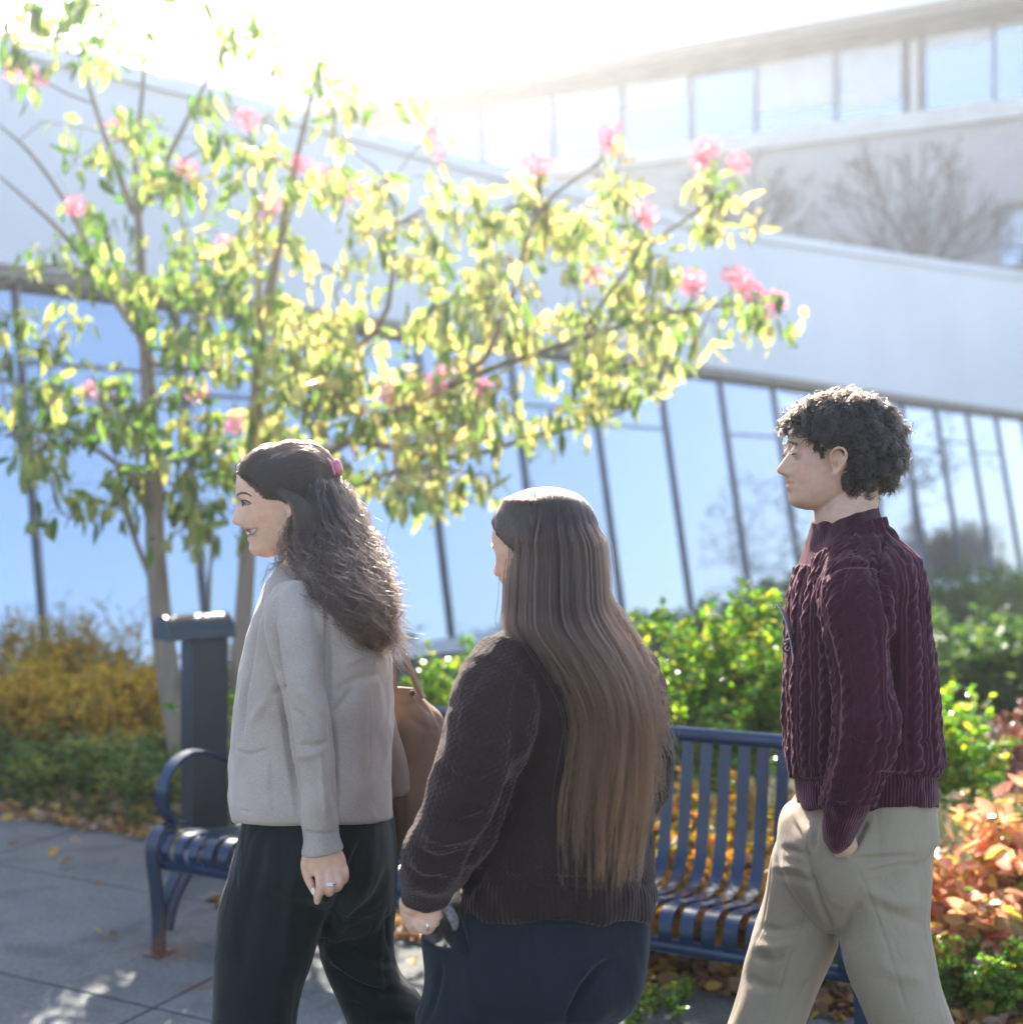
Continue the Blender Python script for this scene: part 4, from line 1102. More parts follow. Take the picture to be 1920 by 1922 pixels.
hand1 = [
    [(603, 1560, -.19, 24, .8), (606, 1590, -.19, 27, .62), (612, 1612, -.19, 36, .42), (620, 1632, -.19, 34, .36), (624, 1645, -.185, 26, .36)],     # palm
    [(582, 1600, -.185, 12), (574, 1620, -.185, 9.5), (577, 1642, -.185, 8.5), (586, 1662, -.187, 8), (592, 1676, -.188, 6.0), (593, 1680, -.188, 4)],      # thumb
    [(600, 1628, -.19, 11), (602, 1652, -.205, 9.6), (602, 1668, -.205, 9), (597, 1684, -.195, 8), (596, 1696, -.188, 5.5)],                                 # index
    [(617, 1630, -.19, 10.5), (622, 1655, -.21, 9.8), (622, 1668, -.207, 9.2), (618, 1674, -.188, 8.5), (612, 1668, -.172, 7)],
    [(632, 1628, -.188, 10), (637, 1650, -.205, 9.4), (637, 1660, -.20, 8.8), (632, 1666, -.182, 8), (625, 1660, -.168, 6.8)],
    [(644, 1622, -.183, 9), (648, 1640, -.195, 8.2), (647, 1650, -.19, 7.6), (642, 1654, -.178, 7), (636, 1650, -.166, 6)]]
armL1 = [(552, 1110, -.12, 40), (548, 1150, -.155, 52), (555, 1190, -.175, 55), (562, 1250, -.19, 51), (573, 1320, -.2, 46), (584, 1400, -.2, 42), (591, 1450, -.2, 38), (597, 1500, -.195, 35.5), (602, 1555, -.19, 33), (605, 1575, -.19, 34), (608, 1602, -.19, 41)]
armR1 = [(575, 1130, .12, 40), (590, 1180, .15, 48), (600, 1300, .17, 45), (600, 1400, .16, 40), (575, 1500, .14, 34), (560, 1560, .12, 34)]
legA1 = [(560, 1590, -.06, 100, .8), (520, 1700, -.07, 100, .85), (500, 1790, -.07, 91, .95), (488, 1850, -.07, 82, 1.05), (480, 1922, -.07, 78, 1.1), (465, 2060, -.06, 88, 1.1), (455, 2250, -.05, 100, 1.05), (452, 2430, -.04, 106, 1)]
legB1 = [(650, 1590, .06, 92, .85), (662, 1680, .07, 80, .95), (672, 1780, .08, 70, 1), (695, 1850, .09, 66, 1), (735, 1922, .09, 74, 1), (800, 2050, .10, 82, 1), (870, 2200, .10, 92, 1), (930, 2330, .10, 100, .9)]
def nude(arms, legs, d0, k=.62):
    o = []
    for a in arms: o.append(limb([(q[0], q[1], q[2], q[3] * k, 1.0) for q in a], d0, 16, 16))
    for a in legs: o.append(limb([(q[0], q[1], q[2], q[3] * (.38 if i < 3 else .45) * (1 if i < 4 else .8), 1.0) for i, q in enumerate(a)], d0, 16, 16))
    return o
def shoe(px, py, dy, d0, L=.25, yaw=0):
    c = W(px, py, d0 + dy); z0 = .012
    V, F = ball((0, 0, 0), 1, 14); out = []
    for v in V:
        x, y, z = v; zz = max(z, -.35)
        h = .048 + .028 * max(0, x)
        out.append((c.x + x * L / 2 - .03, c.y + y * .043, z0 + (zz + .35) * h))
    return out, F
sh = [H1.grid()[:2]]
sh += lid_shapes(H1)
sh += ear_shapes(H1, 558, 950, 40)
sh += [limb([(592, 955, 0, 44), (578, 1010, 0, 46), (572, 1060, 0, 47), (580, 1110, 0, 60)], D1, 40, 20)]
sh += [loft([(1085, 525, 640, .10), (1130, 505, 690, .155), (1200, 490, 715, .165), (1350, 475, 715, .14), (1450, 475, 715, .12), (1560, 480, 710, .11), (1640, 485, 700, .11)], D1, 40)]
sh += nude([armL1], [legA1, legB1], D1)
sh += hand_shapes(hand1, D1)
sh += hand_shapes([[(q[0] - 44, q[1] - 30, -q[2] - .04) + tuple(q[3:]) for q in f] for f in hand1], D1) + [limb([(575, 1150, .12, 40), (590, 1300, .14, 36), (575, 1450, .14, 28), (562, 1565, .145, 22)], D1, 16, 16)]
V, Q = fuse(sh, .0027, 2)
BV1, BQ1 = V, Q
treeb = BVHTree.FromPolygons([Vector(v) for v in V], [list(map(int, q)) for q in Q])
TE = []
for s_ in np.linspace(-1, 1, 23):
    y_ = s_ * .027; o_ = Vector(H1.mp(425, 999.5 - 5.5 * abs(s_) ** 1.6, y_ * 1.25)); e_ = Vector(H1.mp(540, 999.5 - 5.5 * abs(s_) ** 1.6, y_ * .2)); dr_ = (e_ - o_).normalized()
    h_ = treeb.ray_cast(o_, dr_); TE.append((h_[0] or o_) - dr_ * .0005)
px, py = proj(V); tl = np.clip((px - 460) / 22, 0, 1)
mid = 1001.5 - 8.5 * tl; hh_ = 6.0 * (1 - .75 * tl ** 1.5)
g_ = np.clip(1.25 - np.abs(py - mid) / hh_, 0, 1) * (px < 484) * (py > 985) * (py < 1020)
V[:, 0] += .0042 * g_; V[:, 1] += .002 * g_ * np.sign(D1 - V[:, 1])
V = crease(V, vnormals(V, Q), [([(450, 986), (468, 986), (486, 995), (490, 1008)], 4, .0007), ([(486, 992), (486, 1000)], 3, .0012), ([(530, 1000), (536, 1030)], 10, .001)])
px, py = proj(V)
tint = np.ones((len(V), 3))
def blob(px, py, x, y, r, col, V=None, ry=None):
    k = np.exp(-((px - x) / r) ** 2 - ((py - y) / (ry or r)) ** 2)[:, None]
    return 1 - k * (1 - np.array(col))
onface = (px < 560) & (py < 1060)
tint *= np.where(onface[:, None], blob(px, py, 492, 982, 22, (1.0, .86, .84)), 1)
tint *= np.where(onface[:, None], blob(px, py, 440, 980, 9, (1, .88, .86)), 1)
tl = np.clip((px - 458) / 26, 0, 1)                                     # 0 at the lips' front, 1 at the corner
up_ = onface & (px < 486) & (py > 990.5 + .5 * tl) & (py < 996.0 - 3.5 * tl)
lo_ = onface & (px < 485) & (py > 1006.5 - 11 * tl ** 1.2) & (py < 1014.5 - 17 * tl ** 1.2)
tint[up_ | lo_] *= (.88, .60, .60)
gap = onface & (px < 485) & (py >= 996.0 - 3.5 * tl) & (py <= 1006.5 - 11 * tl ** 1.2)
tint[gap] *= (.55, .30, .28)
o = mobj('person', V, Q, M_skin1, None, True, at=g1)
tag(o, 'woman with long curly dark hair, beige cardigan and black wide trousers, walking left and smiling', 'person')
set_col(o, 'tint', tint); P1 = o
M_hair1 = hair_mat('hair_dark_brown', (.030, .020, .015), (.060, .038, .027), .25)
face_parts(H1, P1, False, (.02, .012, .01), (1,))
brow(H1, P1, M_hair1, (1,))
treeb = BVHTree.FromPolygons([Vector(v) for v in V], [list(map(int, q)) for q in Q])
S = []
for _ in range(420):
    f = nr.random(); c_ = spline([(445.5, 931), (449, 927.5), (457, 925.5), (465, 927), (473, 932)], 60); i = int(f * 54); q = c_[i]; w_ = 1.9 - 1.0 * f
    dx, dy = c_[i + 4] - c_[i]; x0, y0 = q[0] + nr.normal(0, .3), q[1] + nr.normal(0, w_ * .6)
    S.append([onskin(treeb, x0 + dx * g * 1.4, y0 + (dy - 1.0 * (1 - f)) * g * 1.2, .0006 + .0006 * g) for g in (0, .5, 1)])
strands('eyebrow', S, .00042, M_hair1, P1)
def sk(name, top, bot, mat, off, bulge=0):
    v_, f_ = skin_strip(treeb, top, bot, off, 16, bulge); mobj(name, v_, f_, mat, P1, True)
sk('eye', [(454, 943), (457, 940.5), (462, 940.5), (470, 945)], [(454.2, 944), (457, 947), (462, 947.5), (470, 945.6)], M_eye, .0007, .0004)
sk('iris', [(454.2, 942.5), (457, 940.2), (461, 941)], [(454.6, 945), (457.5, 947), (461.2, 946.3)], M_iris, .0012, .0005)
M_lash1, nt, b = new_mat('lash_dark'); b.inputs['Base Color'].default_value = (.015, .01, .008, 1)
mb = MB(); mb.tube([onskin(treeb, x, y, .0012) for x, y in spline([(451.5, 940), (456, 939.3), (463, 939.8), (470, 943.5), (474, 945)], 16)], list(np.interp(np.linspace(0, 1, 16), [0, .2, .7, 1], [.0007, .0013, .0011, .0004])), 6); mb.build('eyelash', M_lash1, P1, smooth=True)
mb = MB(); mb.tube([onskin(treeb, x, y, .0007) for x, y in spline([(455, 947.5), (462, 948.3), (471, 946)], 10)], .00045, 5); mb.build('eyelash', M_lash1, P1, smooth=True)
M_teeth, nt, b = new_mat('teeth'); b.inputs['Base Color'].default_value = (.70, .64, .56, 1); b.inputs['Roughness'].default_value = .2
sk('teeth', [(462.5, 996), (468, 995), (475, 993.5), (481, 992)], [(465.5, 1004.5), (470, 1003), (476, 999.5), (481.5, 994)], M_teeth, .0008, .0006)
M_ring, nt, b = new_mat('silver'); b.inputs['Base Color'].default_value = (.85, .85, .86, 1); b.inputs['Metallic'].default_value = 1; b.inputs['Roughness'].default_value = .15
c = np.array(W(622, 1656, D1 - .21)); mb = MB()
mb.tube([Vector(c + np.array([math.cos(a) * .0098, math.sin(a) * .0098, 0])) for a in np.linspace(0, 2 * math.pi, 24)], .0016, 6)
for i in range(-1, 2):
    for z in (-.0022, .0022):
        V2, F2 = ball(c + np.array([i * .0038, -.0112, z]), .0021, 5); mb.add(V2, F2)
mb.build('ring', M_ring, P1, smooth=True)
M_nail, nt, b = new_mat('nail'); b.inputs['Base Color'].default_value = (.85, .72, .66, 1); b.inputs['Roughness'].default_value = .15
for (x, y, dy, rx, rz) in ((589, 1672, -.1955, .0042, .0065), (596, 1690, -.197, .004, .0055)):
    V2, F2 = ball(W(x, y, D1 + dy), (rx, .0014, rz), 8); mb = MB(); mb.add(V2, F2); mb.build('fingernail', M_nail, P1, smooth=True)

# cardigan
M_card = cloth_mat('cardigan_wool', (.33, .258, .208), (.48, .39, .325), .0042, .0003, None, .35, wrinkle=.010)
tor = loft([(1062, 528, 598, .065), (1078, 514, 622, .085), (1100, 500, 655, .125, -.005), (1130, 489, 690, .165, -.01), (1160, 481, 712, .185, -.01), (1200, 471, 727, .192), (1250, 461, 735, .19), (1300, 453, 738, .188), (1350, 447, 739, .185), (1400, 444, 738, .185), (1450, 443, 738, .19), (1500, 444, 738, .195), (1532, 448, 738, .195), (1538, 450, 736, .19)], D1, 96, 2.35, 90, .85)
flap = limb([(715, 1330, .10, 22, .9), (728, 1400, .115, 26, .7), (742, 1460, .125, 27, .5), (750, 1495, .125, 22, .4)], D1, 24, 20)
V, Q = fuse([tor, limb(armL1, D1, 48, 60), limb(armR1, D1, 32, 30), flap], .0032, 5)
# hem: cut line follows the photo's gentle dip
px, py = proj(V); N = vnormals(V, Q)
ku, kv, isarm = kcoords(V, [(armL1, D1), (armR1, D1)])
V = V + N * (waves(V, .0035, .20, 3, (1, 1, .55)) + waves(V, .0012, .07, 4))[:, None]
V = crease(V, N, [
    ([(500, 1105), (480, 1175), (471, 1240), (459, 1300), (456, 1350), (455, 1392)], 4.5, .010),
    ([(444, 1408), (470, 1414), (505, 1404)], 2.6, .005), ([(452, 1520), (470, 1524)], 2, .003),
    ([(522, 1130), (514, 1180), (520, 1240), (532, 1310), (544, 1400), (556, 1470), (566, 1540)], 7, .014),
    ([(612, 1130), (617, 1200), (616, 1280), (622, 1340)], 5, .011), ([(622, 1340), (630, 1420), (632, 1520)], 6, .010),
    ([(556, 1290), (580, 1310), (612, 1345)], 8, -.006), ([(545, 1330), (570, 1345), (600, 1380)], 6, .004),
    ([(560, 1395), (590, 1400), (618, 1392)], 6, .005), ([(552, 1420), (585, 1416), (612, 1405)], 7, -.004), ([(600, 1410), (606, 1470), (612, 1540)], 5, -.004),
    ([(500, 1330), (520, 1300), (535, 1290)], 9, .006), ([(470, 1360), (500, 1320), (530, 1305)], 9, -.005), ([(620, 1310), (660, 1280), (720, 1262)], 9, .005),
    ([(625, 1345), (650, 1310), (668, 1290)], 8, .005), ([(512, 1420), (510, 1480), (518, 1535)], 5, .004), ([(640, 1250), (700, 1225), (730, 1240)], 8, -.004),
    ([(530, 1110), (560, 1095), (600, 1100), (625, 1130)], 6, -.003), ([(568, 1560), (600, 1564), (634, 1560)], 3, .004)])
rib = np.clip(isarm * (py - 1558) / 4, 0, 1)
o = mobj('cardigan', V, Q, M_card, P1, True); set_attr(o, 'ku', ku); set_attr(o, 'kv', kv); set_attr(o, 'rib', rib); set_attr(o, 'flat', seam_mask(Q, isarm, len(V)))

# trousers
M_blk = cloth_mat('trousers_black', (.006, .010, .0095), (.010, .014, .0135), .002, .0, None, .12, .7, wrinkle=.02)
V, Q = fuse([loft([(1480, 462, 722, .15), (1520, 457, 732, .165), (1560, 450, 740, .175), (1620, 437, 742, .17), (1660, 436, 741, .14, .01), (1700, 440, 736, .10, .03), (1745, 470, 715, .06, .04)], D1, 64, 2.3), limb(legA1, D1, 48, 70, rounded=False), limb(legB1, D1, 48, 70, rounded=False)], .0045, 26)
N = vnormals(V, Q)
V = V + N * (waves(V, .004, .16, 8, (1, 1, .3)) )[:, None]
V = crease(V, N, [([(690, 1560), (640, 1680), (600, 1780)], 9, .012), ([(700, 1640), (650, 1720), (612, 1800)], 10, -.006), ([(735, 1620), (700, 1690), (640, 1730)], 8, .007),
    ([(620, 1810), (680, 1850), (750, 1868)], 8, .010), ([(615, 1780), (660, 1830), (735, 1850)], 9, -.009), ([(650, 1880), (710, 1905), (780, 1915)], 8, .010),
    ([(650, 1770), (700, 1800), (745, 1808)], 8, .009), ([(500, 1560), (470, 1700), (450, 1850)], 12, .006), ([(560, 1600), (540, 1720), (530, 1850)], 12, -.006), ([(728, 1700), (728, 1760), (740, 1790)], 4, .006)])
o = mobj('trousers', V, Q, M_blk, P1, True)
for n_ in ('ku', 'kv', 'rib'): set_attr(o, n_, np.zeros(len(V)))
M_shoe, nt, b = new_mat('shoe_leather'); b.inputs['Base Color'].default_value = (.02, .02, .022, 1); b.inputs['Roughness'].default_value = .4
for (x, dy) in ((430, -.05), (900, .1)):
    v, f = shoe(x, 2400, dy, D1); mb = MB(); mb.add(v, f); mb.build('shoe', M_shoe, P1, smooth=True)

# hair
capreg1 = [(449, 872), (447, 884), (460, 893), (478, 905), (497, 918), (510, 932), (523, 938), (540, 932), (552, 940), (556, 960), (552, 990), (560, 1060), (700, 1060), (700, 780), (400, 780), (400, 872)]
def inpoly(X, Y, poly):
    r = np.zeros(X.shape, bool); n = len(poly)
    for i in range(n):
        x1, y1 = poly[i]; x2, y2 = poly[(i + 1) % n]
        c_ = ((y1 > Y) != (y2 > Y)) & (X < (x2 - x1) * (Y - y1) / (y2 - y1 + 1e-9) + x1); r ^= c_
    return r
def softpoly(poly, w_):
    def f(X, Y):
        ins = inpoly(X, Y, poly); best = np.full(X.size, 1e9); 
        d, _ = seg_dist(X.ravel(), Y.ravel(), poly + [poly[0]]); d = d.reshape(X.shape)
        return np.clip(np.where(ins, d, -d) / w_, -1, 1)
    return f
sp1 = softpoly(capreg1, 5)
cap = H1.grid(lambda X, Y: np.where(sp1(X, Y) > 0, .003 + .004 * sp1(X, Y), -.006), face=False)
mass = [(905, 570, 650, .075, .0), (940, 556, 664, .085, .0), (980, 553, 680, .09, -.01), (1020, 556, 695, .095, -.03), (1060, 570, 710, .095, -.06), (1100, 592, 722, .095, -.09), (1140, 620, 733, .085, -.105), (1180, 648, 736, .065, -.11), (1205, 672, 728, .04, -.11), (1215, 690, 715, .02, -.11)]
V, Q = fuse([cap, loft([(a, b_ + 8, c_ - 10, d_ * .9, e_) for a, b_, c_, d_, e_ in mass], D1, 48, 2.0, 50)], .004, 3)
N = vnormals(V, Q); V = V + N * waves(V, .004, .05, 5, (1, 1, .4))[:, None]
M_hb = noisy('hair_under', (.012, .009, .007), (.03, .02, .015), 120, .6, stretch=(1, 1, .15))
hb = mobj('hair', V, Q, M_hb, P1, True)
hd_ = BV1[:, 2] > W(0, 1080, D1).z; fk = hd_[BQ1].all(1)
tree1 = BVHTree.FromPolygons([Vector(v) for v in V] + [Vector(v) for v in BV1], [list(map(int, q)) for q in Q] + [[int(i) + len(V) for i in q] for q in BQ1[fk]])
S = Locks(); K = 40
clip1 = W(628, 880, D1)
cen = W(545, 925, D1)
# strands combed back to the clip
for _ in range(4200):
    f = nr.random(); sd_ = -1 if nr.random() < .7 else 1
    hl = spline([(453, 878, .018), (452, 884, .030), (468, 897, .05), (490, 914, .064), (512, 932, .070), (535, 935, .072), (552, 940, .075)], 40)
    a = hl[int((f ** .9) * 39)]; y = a[2] + nr.normal(0, .002)
    p0 = np.array(H1.mp(a[0] + nr.uniform(-5, 14), a[1] + nr.uniform(-5, 4), sd_ * y)); p1 = np.array(clip1) + nr.normal(0, .006, 3) + np.array([0, sd_ * .01, -.02 * f])
    L = []; wv = nr.uniform(0, 6)
    for g in np.linspace(0, 1, 14):
        q = p0 + (p1 - p0) * g; q[2] += .012 * math.sin(math.pi * g) - .018 * f * math.sin(math.pi * g)
        L.append(surf(tree1, cen, q, .0012 + nr.random() * .0030 + .003 * math.sin(math.pi * g) * (nr.random() < .04)))
    L = spline(L, K); S.append(L)
# curls
cen_l = spline([(a, (b_ + c_) / 2, (c_ - b_) / 2, d_, e_) for a, b_, c_, d_, e_ in mass], 60)
def curls(n, amp, pitch, r0, r1, yend=(1120, 1222), frizz=.0, loose=.0045, nclump=170, seed=0):
    for _ in range(n):
        cr = np.random.default_rng(seed + int(nr.integers(0, nclump)))
        a = cr.uniform(0, 2 * math.pi); rr = cr.uniform(r0, r1); S.c = cr.uniform(.35, 1.7)
        u_, v_ = math.cos(a) * rr, math.sin(a) * rr
        y0 = cr.uniform(905, 975) + nr.uniform(-8, 8); y1 = cr.uniform(*yend) + nr.uniform(-14, 14)
        ph, pt, am = cr.uniform(0, 6.28), pitch * cr.uniform(.75, 1.5), amp * cr.uniform(.5, 1.35)
        ph2 = cr.uniform(0, 6.28); ph += nr.normal(0, .22); am *= nr.uniform(.85, 1.15)
        off = nr.normal(0, loose, 3) * .8; spread = nr.normal(0, loose, 3); rr2 = nr.uniform(.0, .0)
        pts = []
        for g in np.linspace(0, 1, K):
            yy = y0 + (y1 - y0) * g; q = np.array([np.interp(yy, cen_l[:, 0], cen_l[:, c_]) for c_ in range(1, 5)])
            c_ = np.array(W(q[0] + u_ * q[1], yy, D1 + q[3])); c_[1] += v_ * q[2]
            s_ = (y1 - y0) * g / 960; w_ = min(1, g * 2.2 + .12)
            t_ = 2 * math.pi * s_ / pt + ph
            c_ += am * w_ * np.array([math.cos(t_), math.sin(t_) * .9, .35 * math.sin(t_ + 1)]) + .5 * am * w_ * np.array([math.sin(t_ * .43 + ph2), math.cos(t_ * .37 + ph2), 0])
            c_ += off * (.35 + .65 * w_) + spread * g * 1.3 + frizz * w_ * np.array([math.cos(a) * 1.4, math.sin(a), nr.normal(0, .2)])
            pts.append(c_)
        S.append(np.array(pts))
curls(5200, .0072, .070, .80, 1.0, loose=.0042, nclump=140)
curls(4000, .0085, .060, .92, 1.04, (1080, 1226), 0, .0028, 110, 1000)
curls(900, .009, .05, .98, 1.08, (1080, 1226), .004, .009, 300, 2000)
S.c = None
# locks swept from the temple over the top of the ear
for _ in range(1000):
    f = nr.random(); o_ = nr.normal(0, 3.2, 2)
    pts = [(500 - 18 * f, 914 - 16 * f, -.066), (525, 926 - 10 * f, -.080), (549, 935 - 3 * f, -.097), (563 + 6 * f, 956 - 6 * f, -.105), (568 + 24 * f, 1010, -.106), (578 + 24 * f, 1060, -.116)]
    p = spline([np.array(W(x + o_[0] * (i + 1) * .5, y + o_[1] * .5, D1 + z + nr.uniform(-.002, .002))) for i, (x, y, z) in enumerate(pts)], K)
    ph = nr.uniform(0, 6); g = np.linspace(0, 1, K)[:, None]
    S.append(p + .004 * g * np.concatenate([np.sin(g * 16 + ph), np.cos(g * 16 + ph), 0 * g], 1))
# frizz standing off the lit back edge, and loose locks by the face
for _ in range(900):
    f = nr.random(); yy = 900 + 310 * f; q = [np.interp(yy, cen_l[:, 0], cen_l[:, c_]) for c_ in range(1, 5)]
    p = np.array(W(q[0] + q[1] * .96, yy, D1 + q[3] + nr.uniform(-.04, .04))); d = np.array([nr.uniform(.1, 1), nr.uniform(-.4, .4), nr.uniform(-1, -.1)]); L = nr.uniform(.015, .05) * (.5 + f)
    t_ = np.linspace(0, 1, K)[:, None]; ph = nr.uniform(0, 6)
    S.append(p + d * L * t_ + np.array([0, 0, -.01]) * t_ ** 2 + .004 * np.concatenate([np.cos(t_ * 9 + ph), np.sin(t_ * 9 + ph), np.sin(t_ * 7 + ph)], 1) * t_)
for (xs, n) in (([(546, 955), (541, 985), (530, 1005), (528, 1030), (521, 1050), (519, 1075)], 16), ([(550, 965), (536, 1000), (524, 1025), (533, 1045), (515, 1062), (500, 1075), (490, 1105)], 14), ([(548, 980), (545, 1020), (522, 1048), (540, 1080)], 10), ([(640, 1150), (636, 1180), (650, 1195), (640, 1210)], 10), ([(452, 872), (447, 880), (446, 890)], 4)):
    for _ in range(n):
        p = spline([np.array(W(x, y, D1 - .075 - .03 * i / len(xs))) + nr.normal(0, .0016 + .0008 * i, 3) for i, (x, y) in enumerate(xs)], K); S.append(p)
strands('hair_strands', S, .00048, M_hair1, hb)
# claw clip
M_clip, nt, b = new_mat('clip_pink'); b.inputs['Base Color'].default_value = (.75, .22, .28, 1); b.inputs['Roughness'].default_value = .2; b.inputs['Transmission Weight'].default_value = .3
mb = MB(); c = W(634, 878, D1 - .015)
V2, F2 = ball((0, 0, 0), 1, 12); mb.add([(c.x + v[0] * .0105 + v[2] * -.002, c.y + v[1] * .016, c.z + v[2] * .0175) for v in V2], F2)
mb.build('hair_clip', M_clip, P1, smooth=True)
mb = MB(); mb.tube([W(604, 862, D1 - .02), W(614, 862, D1 - .026), W(624, 872, D1 - .028), W(628, 888, D1 - .03), W(626, 902, D1 - .028)], [.002, .004, .0045, .004, .002], 8)
mb.build('hair_clip', M_clip, P1, smooth=True)

# tan bag on her far shoulder
bgc = W(790, 1600, 2.68)
bag = empty('shoulder_bag', bgc, 'tan suede tote bag hanging behind the woman in the beige cardigan', 'bag')
M_suede = noisy('tan_suede', (.215, .135, .088), (.29, .19, .13), 12, .9, .0012, 500, spec=.15)
DB = 2.68
V, Q = fuse([loft([(1287, 728, 778, .012), (1300, 728, 788, .02), (1320, 728, 806, .032), (1350, 728, 830, .045), (1420, 732, 842, .055), (1500, 735, 850, .06), (1580, 737, 856, .06), (1606, 740, 850, .045), (1612, 748, 840, .02)], DB, 64, 3.0, 60)], .0035, 3)
N = vnormals(V, Q); V = V + N * waves(V, .0035, .12, 21, (1, 1, .5))[:, None]
V = crease(V, N, [([(738, 1318), (760, 1322), (782, 1318)], 4, .004), ([(775, 1290), (790, 1320), (808, 1340)], 4, .007), ([(790, 1318), (800, 1350), (812, 1380)], 6, -.006), ([(748, 1330), (752, 1420), (756, 1560)], 6, .006), ([(765, 1340), (790, 1362), (825, 1372)], 6, .005), ([(800, 1300), (815, 1330), (832, 1370)], 5, .005)])
mobj('body', V, Q, M_suede, bag, True)
for pts in ([(735, 1195), (737, 1240), (742, 1300)], [(745, 1195), (765, 1240), (783, 1288), (795, 1310)]):
    mb = MB(); mb.bar([W(x, y, DB - .028 if i else DB - .02) for i, (x, y) in enumerate(pts)], (0, .3, 0), .012, .004) ; mb.V = []; mb.F = []; mb.n = 0; mb.M = []
    L = spline([W(x, y, DB - .03) for x, y in pts], 12); mb.bar([Vector(p) for p in L], (.25, 1, 0), .016, .0075)
    mb.build('strap', M_suede, bag)
mb = MB(); V2, F2 = ball(W(773, 1301, DB - .024), (.0062, .003, .0062), 10); mb.add(V2, F2); mb.build('snap_button', noisy('antique_brass', (.12, .10, .07), (.2, .17, .12), 50, .35, metal=1), bag, smooth=True)
# ================================================================== WOMAN WITH LONG STRAIGHT HAIR, SEEN FROM BEHIND
D2 = 2.29
g2 = Vector((W(1020, 0, D2).x, D2, 0))
H2 = Head(D2, prof1, base1, back1, k=1012 / 960, ref=(537, 836), to=(1016, 926), yaw=math.radians(32), wide=1.0)
fem(H2)
legA2 = [(900, 1740, -.06, 112, 1), (905, 1830, -.06, 108, 1), (912, 1922, -.06, 132, .9), (900, 2080, -.06, 100, 1), (890, 2250, -.06, 80, 1), (885, 2450, -.06, 66, 1), (880, 2560, -.06, 60, 1)]
legB2 = [(1080, 1740, .06, 128, 1), (1075, 1830, .08, 118, 1), (1050, 1922, .09, 106, 1), (1050, 2080, .1, 92, 1), (1090, 2250, .12, 78, 1), (1150, 2420, .14, 64, 1), (1180, 2520, .16, 56, 1)]
armL2 = [(960, 1235, -.10, 72), (935, 1300, -.15, 84), (915, 1380, -.18, 88), (890, 1460, -.19, 82), (860, 1540, -.18, 80), (828, 1600, -.16, 72), (808, 1650, -.13, 55), (800, 1690, -.11, 42)]
armR2 = [(1160, 1240, .06, 60), (1195, 1320, .10, 60), (1200, 1400, .12, 55), (1195, 1470, .12, 54), (1170, 1530, .13, 46), (1120, 1580, .16, 36)]
sh = [H2.grid()] + lid_shapes(H2)
sh += [limb([(1030, 1060, 0, 52), (1040, 1120, 0, 54), (1050, 1180, 0, 66)], D2, 32, 16), loft([(1175, 970, 1120, .09), (1240, 930, 1165, .15), (1400, 930, 1180, .13), (1600, 930, 1160, .11), (1720, 920, 1150, .11), (1800, 920, 1140, .11)], D2, 40)]
sh += nude([armR2], [legA2, legB2], D2)
sh += [limb([(960, 1260, -.1, 48), (905, 1420, -.18, 46), (850, 1560, -.17, 40), (800, 1650, -.13, 34), (778, 1690, -.11, 27), (770, 1705, -.105, 25)], D2, 24, 24)]
hand2 = [[(772, 1680, -.11, 24, .8), (776, 1705, -.105, 26, .7), (786, 1728, -.10, 28, .6), (796, 1740, -.095, 22, .6)],
    [(778, 1728, -.115, 9), (790, 1742, -.125, 9), (805, 1745, -.125, 8), (816, 1738, -.12, 6)],
    [(784, 1722, -.12, 9), (800, 1734, -.13, 9), (815, 1734, -.13, 8), (824, 1727, -.125, 6)],
    [(788, 1714, -.12, 9), (806, 1722, -.13, 9), (820, 1722, -.13, 8), (829, 1714, -.125, 6)],
    [(790, 1706, -.12, 8), (806, 1710, -.13, 8), (820, 1710, -.13, 7), (828, 1704, -.125, 5)],
    [(770, 1706, -.09, 10), (780, 1725, -.085, 9), (796, 1735, -.085, 8), (806, 1732, -.088, 6)]]
sh += hand_shapes(hand2, D2)
sh += hand_shapes([[(q[0] + 330, q[1] - 125, q[2] + .27) + tuple(q[3:]) for q in f] for f in hand2], D2)
V, Q = fuse(sh, .003, 3)
px, py = proj(V); tint = np.ones((len(V), 3))
tint *= np.where((py < 1180)[:, None], blob(px, py, 928, 1062, 26, (1, .86, .83)), 1)
o = mobj('person', V, Q, M_skin1, None, True, at=g2); P2 = o; set_col(o, 'tint', tint)
tag(o, 'woman seen from behind with very long straight brown hair, dark brown sweater and navy trousers', 'person')
M_hair2 = hair_mat('hair_brown_long', (.024, .013, .009), (.10, .050, .025), .3, .42)
face_parts(H2, P2, False, (.03, .02, .015)); brow(H2, P2, M_hair2)
# sweater
M_sw2 = cloth_mat('sweater_dark_brown', (.017, .010, .0085), (.031, .018, .016), .010, .0009, (.0105, .0105, .0008), .2, sheen=(1, .8, .75), speck=500)
tor = loft([(1165, 985, 1100, .09, 0), (1180, 945, 1145, .12, 0), (1205, 912, 1180, .15, 0), (1240, 890, 1205, .17, 0), (1300, 885, 1222, .18, 0), (1360, 885, 1228, .18, 0), (1440, 880, 1226, .18, 0), (1520, 870, 1222, .185, 0), (1600, 855, 1222, .195, 0), (1660, 845, 1226, .20, 0), (1700, 842, 1226, .20, 0), (1722, 850, 1224, .195, 0)], D2, 96, 2.3, 80, .85)
V, Q = fuse([tor, limb(armL2, D2, 48, 60), limb(armR2, D2, 48, 50), limb([(1165, 1380, .08, 80), (1188, 1470, .1, 58), (1175, 1530, .13, 50)], D2, 24, 20)], .0038, 6)
N = vnormals(V, Q); px, py = proj(V)
ku, kv, isarm = kcoords(V, [(armL2, D2), (armR2, D2)], .18)
V = V + N * (waves(V, .006, .16, 33, (1, 1, .6)) + waves(V, .0022, .06, 34))[:, None]
